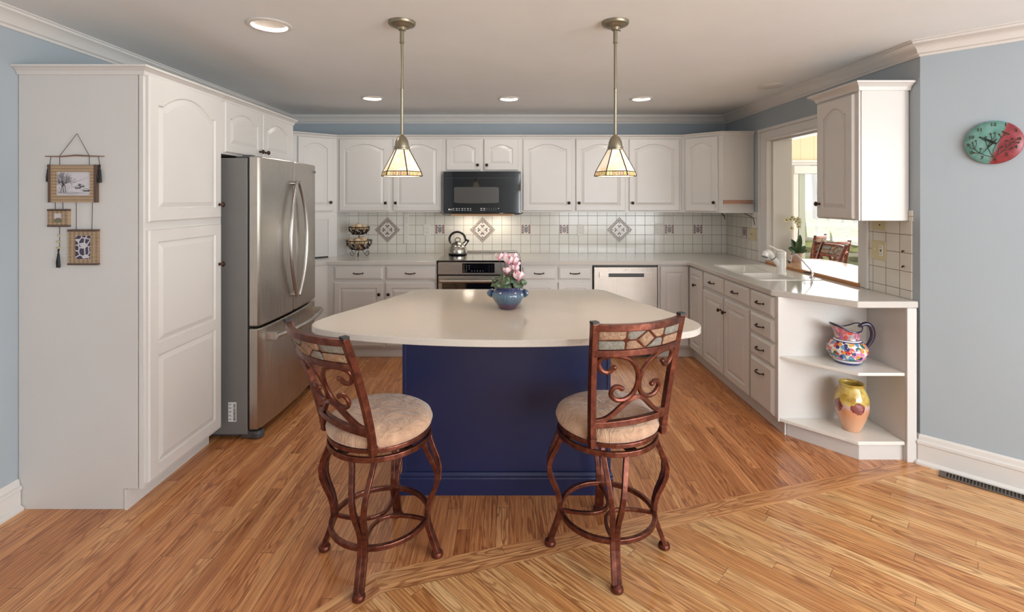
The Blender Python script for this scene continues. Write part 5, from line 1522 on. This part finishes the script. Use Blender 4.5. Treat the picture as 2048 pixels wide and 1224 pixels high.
def pr(rr, z, k):   # spout bulge to the left-front, dip between spout and handle
    out = []
    for i in range(n):
        a = 2 * PI * i / n; sp = math.cos(a - PI * 1.03)
        q = k * max(0, sp) ** 6
        dz = k * (.030 * max(0, sp) ** 3 + .024 * max(0, -sp) ** 4 - .012 * abs(math.sin(a)) ** 2)
        out.append(Vector((jx + (rr + .030 * q) * math.cos(a), jy + (rr + .030 * q) * math.sin(a), jz + z + dz)))
    return out
L = [pr(rr, z, max(0, (z - .15) / .065) ** 1.5) for rr, z in prof] + [pr(.079, .214, 1), pr(.075, .217, 1), pr(.072, .208, 1), pr(.064, .17, .3), pr(.062, .12, 0), pr(.001, .115, 0)]
pb = build('body', MB().loops(L[:13], True, False), M['talavera'], r, smooth=True, sharp=80)
build('rim', MB().loops([pr(.0765, .206, .9)] + L[13:16], False, False), M['cobalt'], r, smooth=True, sharp=80)
build('inside', MB().loops(L[15:], False, False), M['white'], r, smooth=True, sharp=80)
hp = [(.068, .215), (.088, .232), (.112, .236), (.132, .222), (.142, .195), (.143, .165), (.134, .135), (.118, .110), (.106, .092)]
hp = catmull([(a, b) for a, b in hp], 3)[:25]
hd = Vector((1, -.12, 0)).normalized()
build('handle', MB().tube([Vector((jx, jy, jz + b)) + hd * a for a, b in hp], .012, 12, radii=[.010 + .005 * math.sin(PI * i / 24) for i in range(25)], flat=1.0), M['cobalt'], r, smooth=True)

vx, vy, vz = 2.06, 2.965, .111
r = thing('drip_glazed_vase', 'tall peach ceramic vase with yellow and maroon drip glaze on the bottom end shelf', 'vase', (vx, vy, vz))
m = mat('drip_glaze', (222, 160, 120), .1, coat=.9); t = NT(m); s = t.sep(t.obj())
an = t.math('ARCTAN2', s[1], s[0])
cc = t.comb(t.math('COSINE', an), t.math('SINE', an), 0.0)
n1 = t.noise(cc, 2.6, 4, .6)
n1b = t.noise(t.comb(t.math('MULTIPLY', an, 9.0), 0., 0.), 1.5, 3)
edge = t.math('ADD', t.math('MULTIPLY_ADD', n1[0], .09, .105), t.math('MULTIPLY', n1b[0], .03))
yl = t.math('GREATER_THAN', s[2], edge)
n3 = t.noise(t.obj(), 22, 4)
ycol = t.ramp(n3[0], [(.35, (170, 130, 50)), (.5, (206, 176, 84)), (.7, (216, 200, 120))])
base_c = t.mix(t.math('DIVIDE', s[2], .2), (224, 170, 134), (214, 148, 104))
lav = t.math('MULTIPLY', t.math('GREATER_THAN', s[2], t.math('SUBTRACT', edge, .018)), t.math('LESS_THAN', s[2], t.math('ADD', edge, .008)))
c = t.mix(yl, base_c, ycol); c = t.mix(t.math('MULTIPLY', lav, .75), c, (214, 186, 184))
# maroon blotches around the shoulder
n4 = t.noise(t.comb(t.math('MULTIPLY', t.math('COSINE', an), 1.0), t.math('SINE', an), t.math('MULTIPLY', s[2], 3.5)), 2.3, 3, .6)
band = t.math('MULTIPLY', t.math('GREATER_THAN', s[2], .105), t.math('LESS_THAN', s[2], .205))
wv = t.math('SINE', t.math('ADD', t.math('MULTIPLY', an, 5.0), 4.3))
mar = t.math('MULTIPLY', band, t.math('GREATER_THAN', t.math('ADD', wv, t.math('MULTIPLY', t.math('SUBTRACT', n4[0], .5), 3.0)), t.math('MULTIPLY_ADD', t.math('POWER', t.math('DIVIDE', t.math('SUBTRACT', s[2], .158), .034), 2.0), .9, -.05)))
mcol = t.ramp(t.noise(t.obj(), 70, 3)[0], [(.35, (112, 50, 60)), (.6, (150, 78, 74)), (.8, (180, 120, 90))])
c = t.mix(mar, c, mcol); t.base(c); M['drip'] = m
build('body', MB().lathe([(.044, 0), (.047, .004), (.060, .035), (.078, .085), (.090, .135), (.093, .165), (.088, .205), (.074, .240), (.062, .262), (.060, .268), (.067, .275), (.069, .280), (.064, .283), (.057, .277), (.055, .268), (.066, .24), (.070, .18), (.001, .05)], (vx, vy, vz), 48), M['drip'], r, smooth=True, sharp=70)

# ---------------------------------------------------------------- wall clock on the angled wall
cw_ = Vector((2.545, 2.590, 1.793)); cu_ = Vector((.7071, -.7071, 0)); cn = Vector((-.7071, -.7071, 0))
r = thing('wall_clock', 'round teal and red pottery wall clock with raised branches on the grey wall', 'clock', cw_, 0)
rotm = Matrix((cu_, Z_, cn)).transposed()      # local x along the wall, y up, z out
def cp3(a, b, c=0.0): return cw_ + cu_ * a + Z_ * b + cn * c
m = mat('teal_red_glaze', (120, 180, 170), .2, coat=.6); t = NT(m)
s = t.sep(t.obj())
au = t.math('MULTIPLY', t.math('SUBTRACT', s[0], s[1]), .7071)
nz = t.noise(t.obj(), 25, 3)
e = t.math('ADD', t.math('SUBTRACT', au, t.math('MULTIPLY', s[2], .32)), t.math('MULTIPLY', t.math('SUBTRACT', nz[0], .5), .03))
red = t.ramp(nz[0], [(.35, (124, 38, 48)), (.6, (150, 58, 66)), (.8, (168, 88, 86))])
teal = t.ramp(nz[0], [(.3, (88, 136, 126)), (.55, (108, 158, 148)), (.8, (142, 172, 172))])
mr_ = t.n('ShaderNodeMapRange'); mr_.inputs[1].default_value = .012; mr_.inputs[2].default_value = .026; t.l(e, mr_.inputs[0])
t.base(t.mix(mr_.outputs[0], teal, red)); M['clockface'] = m; t.p.inputs['Roughness'].default_value = .35; t.p.inputs['Coat Weight'].default_value = .15
R = .113
build('clock_face', MB().lathe([(R - .004, .004), (R, .008), (R, .016), (R - .004, .021), (R * .6, .022), (.001, .022)], cw_, 56, rot=rotm), M['clockface'], r, smooth=True, sharp=50)
M['engrave'] = mat('dark_olive_line', (62, 56, 40), .5)
mb = MB()
def br(pts, rr=.0016):
    mb.tube([cp3(a, b, .0225) for a, b in pts], rr, 5)
root_ = (0.0, -.078)
brs = [[root_, (-.03, -.066), (-.06, -.045), (-.075, -.02), (-.078, .005)], [(-.05, -.054), (-.074, -.05)], [(-.066, -.034), (-.088, -.025), (-.092, -.006)], [(-.07, -.028), (-.062, -.004), (-.066, .014)], [(-.05, -.05), (-.047, -.03)],
       [root_, (-.012, -.05), (-.022, -.02), (-.03, .01), (-.05, .03)], [(-.02, -.02), (-.005, .02), (-.01, .045)], [(-.008, .01), (.008, .03), (.006, .048)], [(-.028, .005), (-.028, .03)],
       [root_, (.0, -.04), (.012, -.01), (.03, .02), (.048, .045)], [(.03, .02), (.022, .04)], [(.04, .033), (.056, .038)], [(.044, .04), (.036, .052)],
       [root_, (.03, -.055), (.06, -.02), (.078, .0), (.092, .012)], [(.05, -.032), (.044, -.004), (.05, .004)], [(.064, -.016), (.06, .004), (.07, .012)], [(.07, -.008), (.092, -.008)], [(.04, -.045), (.062, -.042), (.07, -.035)], [(.02, -.06), (.022, -.035), (.034, -.026)]]
for b_ in brs:
    br(b_); a, b = b_[-1]; mb.lathe([(.0048, 0), (.0040, .0016), (.001, .002)], cp3(a, b, .0225), 8, rot=rotm)
build('raised_branches', mb, M['engrave'], r)
hours = [(12, 0, .093), (1, .046, .088), (2, .083, .054), (3, .097, .010), (4, .083, -.030), (5, .050, -.066), (6, .006, -.088), (7, -.042, -.078), (8, -.083, -.048), (9, -.098, -.008), (10, -.084, .033), (11, -.052, .070)]
for h_, a, b in hours:
    build('numeral', text_mesh(str(h_), .024, lambda c, a=a, b=b: cp3(a + c.x, b + c.y, .0225 + c.z), MB(), .0006, True), M['engrave'], r)
def hand(ang, ln, w_, tail):
    d = (math.sin(ang), math.cos(ang)); p = (d[1], -d[0]); q = MB()
    P_ = [(-d[0] * tail + p[0] * w_ * .6, -d[1] * tail + p[1] * w_ * .6), (-d[0] * tail - p[0] * w_ * .6, -d[1] * tail - p[1] * w_ * .6), (-p[0] * w_, -p[1] * w_), (d[0] * ln, d[1] * ln), (p[0] * w_, p[1] * w_)]
    q.loops([[cp3(a, b, .026) for a, b in P_], [cp3(a, b, .0275) for a, b in P_]]); return q
build('hour_hand', hand(math.radians(-56), .062, .0060, .014), M['black'], r)
mh = hand(math.radians(-143), .086, .0032, .022); build('minute_hand', mh, M['black'], r)
build('hub', MB().lathe([(.0055, .022), (.0055, .030), (.001, .031)], cw_, 14, rot=rotm), M['black'], r)

# ---------------------------------------------------------------- floor register
r = thing('floor_register', 'brown metal slotted floor vent along the baseboard under the clock', 'vent', (2.5, 2.5, 0))
u = Vector((.7071, -.7071, 0)); n_ = Vector((-.7071, -.7071, 0))
st = Vector((CX, CY, 0)) + u * .085 + n_ * .0245
W_, Ln = .082, .36
mb = MB().obox(st, u, n_, Z_, (0, Ln), (0, .012), (0.0004, .005)).obox(st, u, n_, Z_, (0, Ln), (W_ - .014, W_), (0.0004, .005)).obox(st, u, n_, Z_, (0, .03), (.012, W_ - .014), (0.0004, .005)).obox(st, u, n_, Z_, (Ln - .03, Ln), (.012, W_ - .014), (0.0004, .005))
build('frame', mb, M['register'], r, bevel=.001)
mb = MB(); k = 0
while .03 + .0135 * k < Ln - .035:
    a = .03 + .0135 * k; mb.obox(st, u, n_, Z_, (a + .0085, a + .0135), (.012, W_ - .014), (0.0006, .0042)); k += 1
build('louvre', mb, M['register'], r)
build('dark_duct', MB().obox(st, u, n_, Z_, (.03, Ln - .03), (.012, W_ - .014), (0.0003, .0009)), M['slot'], r)

# ---------------------------------------------------------------- bamboo wall hanging on the pantry side
PY = 2.38; pxm = .0024138
def hx(u_): return (u_ - 1018) * pxm
def hz(v_): return 1.5 - (v_ - 397) * pxm
m = mat('woven_bamboo_vertical', (190, 156, 112), .5); t = NT(m); s = t.sep(t.obj())
w_ = t.math('SINE', t.math('MULTIPLY', s[0], 1500)); w2 = t.math('SINE', t.math('MULTIPLY', s[2], 420))
t.base(t.ramp(t.math('MULTIPLY_ADD', t.math('ADD', w_, t.math('MULTIPLY', w2, .5)), .33, .5), [(.1, (110, 82, 62)), (.5, (176, 146, 112)), (1, (206, 180, 146))])); t.bump(w_, .6, .001); M['bamboo_v'] = m
m = mat('woven_bamboo_horizontal', (200, 168, 128), .4); t = NT(m); s = t.sep(t.obj())
w_ = t.math('SINE', t.math('MULTIPLY', s[2], 900)); w2 = t.math('SINE', t.math('MULTIPLY', s[0], 300))
t.base(t.ramp(t.math('MULTIPLY_ADD', t.math('ADD', w_, t.math('MULTIPLY', w2, .4)), .35, .5), [(.1, (112, 82, 62)), (.5, (190, 160, 128)), (1, (222, 198, 166))])); t.bump(w_, .8, .002); M['bamboo_h'] = m
M['slat'] = mat('dark_brown_slat', (92, 70, 58), .5)
M['twig'] = mat('brown_twig', (128, 92, 70), .6); M['bead'] = mat('pale_bead', (190, 180, 140), .4)
M['paper'] = mat('off_white_print_paper', (206, 200, 204), .6); M['ink'] = mat('dark_ink', (66, 62, 64), .7); M['inkg'] = mat('grey_ink', (122, 118, 120), .7)
r = thing('wall_hanging', 'bamboo wall hanging of three framed pictures with black tassels on the pantry side', 'wall hanging', (hx(157), PY, hz(268)))
tw = build('twig', MB().tube([(hx(94), PY - .01, hz(313)), (hx(125), PY - .01, hz(313.5)), (hx(157), PY - .011, hz(311)), (hx(185), PY - .01, hz(312.5)), (hx(212), PY - .01, hz(313))], .0035, 8, radii=[.002, .003, .0038, .003, .002]), M['twig'], r, smooth=True)
mb = MB()
def cd(*pts): mb.tube([(hx(a), PY - .009, hz(b)) for a, b in pts], .0013, 5)
cd((123, 312), (157.5, 267.5), (182, 312)); cd((123, 312), (123, 331)); cd((182, 312), (182, 331))
cd((114, 404), (114.5, 419)); cd((129, 404), (129.5, 419)); cd((156, 404), (156, 460)); cd((188, 404), (187, 460)); cd((123, 453), (122.5, 500)); cd((105.5, 313), (103, 330)); cd((200, 313), (203, 331))
build('cord', mb, M['cord'], r)
def frame(u0, u1, v0, v1, pu0, pu1, pv0, pv1, matk, slats):
    x0, x1, z0, z1 = hx(u0), hx(u1), hz(v1), hz(v0); a0, a1, b0, b1 = hx(pu0), hx(pu1), hz(pv1), hz(pv0)
    mb = MB().box(x0, a0, PY - .016, PY - .001, z0, z1).box(a1, x1, PY - .016, PY - .001, z0, z1).box(a0, a1, PY - .016, PY - .001, z0, b0).box(a0, a1, PY - .016, PY - .001, b1, z1)
    f = build('picture_frame', mb, M[matk], r)
    q = .0105
    if slats == 'v': bx2 = [(x0 - .001, x0 + q, z0 - .001, z1 + .001), (x1 - q, x1 + .001, z0 - .001, z1 + .001)]
    else: bx2 = [(x0 - .001, x1 + .001, z0 - .001, z0 + q * .8), (x0 - .001, x1 + .001, z1 - q * .8, z1 + .001)]
    for a_, b_, c_, d_ in bx2: build('edge_slat', MB().box(a_, b_, PY - .019, PY - .001, c_, d_), M['slat'], f, bevel=.001)
    pic = build('picture', MB().box(a0, a1, PY - .010, PY - .008, b0, b1), M['paper'], f)
    return f, pic, (a0, a1, b0, b1)
f, pic, (a0, a1, b0, b1) = frame(103, 198, 330, 404.5, 117, 185, 344, 391, 'bamboo_v', 'v')
W2, H2 = a1 - a0, b1 - b0; random.seed(31); mi = MB(); mg = MB(); yy = PY - .0104
def ln_(m_, p, q, w_):
    p = Vector((a0 + p[0] * W2, yy, b0 + p[1] * H2)); q = Vector((a0 + q[0] * W2, yy, b0 + q[1] * H2)); m_.tube([p, q], w_, 4)
def twigs(p, ang, ln, d):
    q = (p[0] + math.cos(ang) * ln * .7, p[1] + math.sin(ang) * ln)
    if not (0 < q[0] < 1 and 0 < q[1] < 1): return
    ln_(mi if d > 2 else mg, p, q, .0003 + .00022 * d)
    if d > 0:
        for k in range(3 if d > 2 else 2): twigs(q, ang + random.uniform(-.8, .8), ln * random.uniform(.6, .85), d - 1)
for x0_ in (.12, .22, .27): twigs((x0_, .12), PI / 2 + random.uniform(-.2, .2), .26, 5)
for k in range(46): x_ = random.uniform(.03, .38); z_ = random.uniform(.1, .42); ln_(mg, (x_, z_), (x_ + random.uniform(-.03, .03), z_ + .06), .0004)
for (hx_, hz_, s_) in ((.62, .34, .13), (.74, .40, .10), (.86, .22, .15), (.67, .47, .05)):
    ln_(mi, (hx_ - s_, hz_), (hx_, hz_ + s_ * .55), .0008); ln_(mi, (hx_, hz_ + s_ * .55), (min(.98, hx_ + s_), hz_), .0008)
    for k in range(5): ln_(mg if k % 2 else mi, (hx_ - s_ * .6, hz_ - .012 * k), (min(.98, hx_ + s_ * .7), hz_ - .012 * k), .0006)
for k in range(7): ln_(mg, (.45 + .07 * k, .5 + .03 * k), (.6 + .055 * k, .62 + .035 * k), .0003)
for k in range(5): ln_(mg, (.05, .1 + .01 * k), (.5 + .08 * k, .03 + .02 * k), .0003)
ln_(mg, (.4, .16), (.98, .07), .0005); ln_(mg, (.45, .3), (.45, .5), .0006)
build('ink_drawing', mi, M['ink'], pic); build('ink_drawing', mg, M['inkg'], pic)
f, pic, (a0, a1, b0, b1) = frame(101.5, 142, 418.5, 453, 112, 129, 427, 444, 'bamboo_h', 'h')
mb = MB().box(a0, a1, yy, PY - .01, b0, b0 + .016); build('painted_ground', mb, mat('green_grey_paint', (110, 122, 96), .7), pic)
mb = MB().box(a0 + .010, a0 + .03, yy - .0003, PY - .01, b0 + .012, b0 + .02); build('painted_house', mb, mat('red_brown_paint', (150, 96, 84), .7), pic)
f, pic, (a0, a1, b0, b1) = frame(141.5, 200, 459, 529, 154.5, 186, 471, 517, 'bamboo_h', 'h')
m = mat('indigo_batik_print', (70, 66, 84), .7); t = NT(m)
vo = t.n('ShaderNodeTexVoronoi', feature='DISTANCE_TO_EDGE'); vo.inputs['Scale'].default_value = 34; t.l(t.obj(), vo.inputs['Vector'])
t.base(t.mix(t.math('LESS_THAN', vo.outputs['Distance'], .09), (72, 66, 84), (200, 194, 198))); pic.data.materials.clear(); pic.data.materials.append(m)
def tassel(u_, v0, v1, w_):
    x, z0, z1 = hx(u_), hz(v1), hz(v0); h_ = z1 - z0
    mb = MB().lathe([(.002, h_), (w_ * .5, h_ * .94), (w_ * .45, h_ * .84), (w_ * .3, h_ * .80), (w_ * .6, h_ * .70), (w_ * .85, h_ * .3), (w_, 0), (.001, .002)][::-1], (x, PY - .012, z0), 12, sy=.7)
    for k in range(9):
        a = random.uniform(-1, 1); mb.tube([(x + a * w_ * .3, PY - .013, z0 + h_ * .75), (x + a * w_ * .9, PY - .014 - .004 * random.random(), z0 + h_ * .3), (x + a * w_ * 1.05, PY - .014, z0 - random.uniform(0, .004))], .0013, 4)
    build('tassel', mb, M['tassel'], r, smooth=True)
tassel(101, 329, 363, .009); tassel(203.5, 329, 365, .010); tassel(121.5, 497, 534, .009)
for v_, ww in ((470.5, .009), (483, .012), (495, .014)):
    build('bead', MB().sphere((hx(122.5), PY - .012, hz(v_)), .006, 14, 8, sx=ww / .006, sz=.8), M['bead'], r, smooth=True)

# ---------------------------------------------------------------- outside the sunroom
m = mat('spring_lawn', (150, 160, 108), .9); t = NT(m); nz = t.noise(t.obj(), 1.5, 5)
t.base(t.ramp(nz[0], [(.35, (132, 142, 96)), (.6, (172, 172, 124)), (.8, (196, 184, 146))])); 
struct('ground', MB().box(-12, 60, 8.15, 70, -.4, -.25), m)
M['bark'] = mat('pale_grey_bark', (122, 110, 102), .9); M['hedge'] = mat('yellow_green_foliage', (176, 184, 112), .8); M['fence'] = mat('grey_wood_fence', (196, 186, 172), .8)
def tree_mb(seed, h):
    random.seed(seed); mb = MB()
    def grow(p, d, ln, rr, dep):
        q = p + d * ln; mb.tube([p, p + d * ln * .5 + Vector((random.uniform(-.03, .03), random.uniform(-.03, .03), 0)) * ln, q], rr, 5, radii=[rr, rr * .85, rr * .7])
        if dep == 0: return
        for k in range(3 if dep > 1 else 4):
            nd = (d + Vector((random.uniform(-.75, .75), random.uniform(-.75, .75), random.uniform(-.1, .5)))).normalized()
            grow(q - d * ln * random.uniform(0, .35), nd, ln * random.uniform(.6, .8), rr * .6, dep - 1)
    grow(Vector((0, 0, 0)), Vector((0, 0, 1)), h * .34, h * .012, 5)
    return mb
treeL = ['bare grey tree in the yard directly beyond the sliding door', 'bare tree with a low fork beyond the glass door', 'thin bare tree standing furthest back outside']
protos = []
TP = [(9.3, 15.0, 0), (12.8, 19.8, 1), (11.2, 25.6, 2), (18.0, 25.6, 0), (15.6, 33.0, 1), (23.0, 34.0, 2)]
for i, (x, y, k) in enumerate(TP):
    if i < 3:
        r = thing('bare_tree', 'leafless grey tree in the yard outside the sunroom glass', 'tree', (x, y, -.26), 0, 'leafless trees outside the sunroom')
        build('trunk_and_branches', tree_mb(50 + i, (7.5, 8.5, 7.0)[i]), M['bark'], r, local=True, smooth=True)
        protos.append(r)
    else:
        c = copy_tree(protos[k]); c.location = (x, y, -.26); c.rotation_euler = (0, 0, i * 1.3); c.scale = (1.1, 1.1, 1.1)
random.seed(77)
for i, (x, y, s_) in enumerate(((6.5, 13.6, .8), (8.35, 13.8, .85), (10.2, 13.6, .8), (12.1, 14.0, .85))):
    mb = MB().sphere((x, y, s_ * .55 - .25), s_, 26, 16, sz=.75, fn=lambda d: 1 + .12 * math.sin(9 * d.x + i) * math.sin(8 * d.y) + .1 * math.sin(13 * d.z + 2 * i) + random.uniform(-.07, .07))
    o = build('shrub', mb, M['hedge'], origin=(x, y, -.25)); tag(o, 'yellow-green leafy shrub outside the sliding door', 'shrub', 'shrubs outside the sunroom')
r = thing('wooden_fence', 'low grey wooden fence across the yard outside the sunroom', 'fence', (9, 12.3, -.25))
for k in range(7): build('fence_post', MB().box(5.5 + k * 1.1, 5.6 + k * 1.1, 12.3, 12.4, -.25, .95), M['fence'], r)
for z in (.05, .45, .80): build('fence_rail', MB().box(5.5, 12.2, 12.28, 12.31, z, z + .09), M['fence'], r)
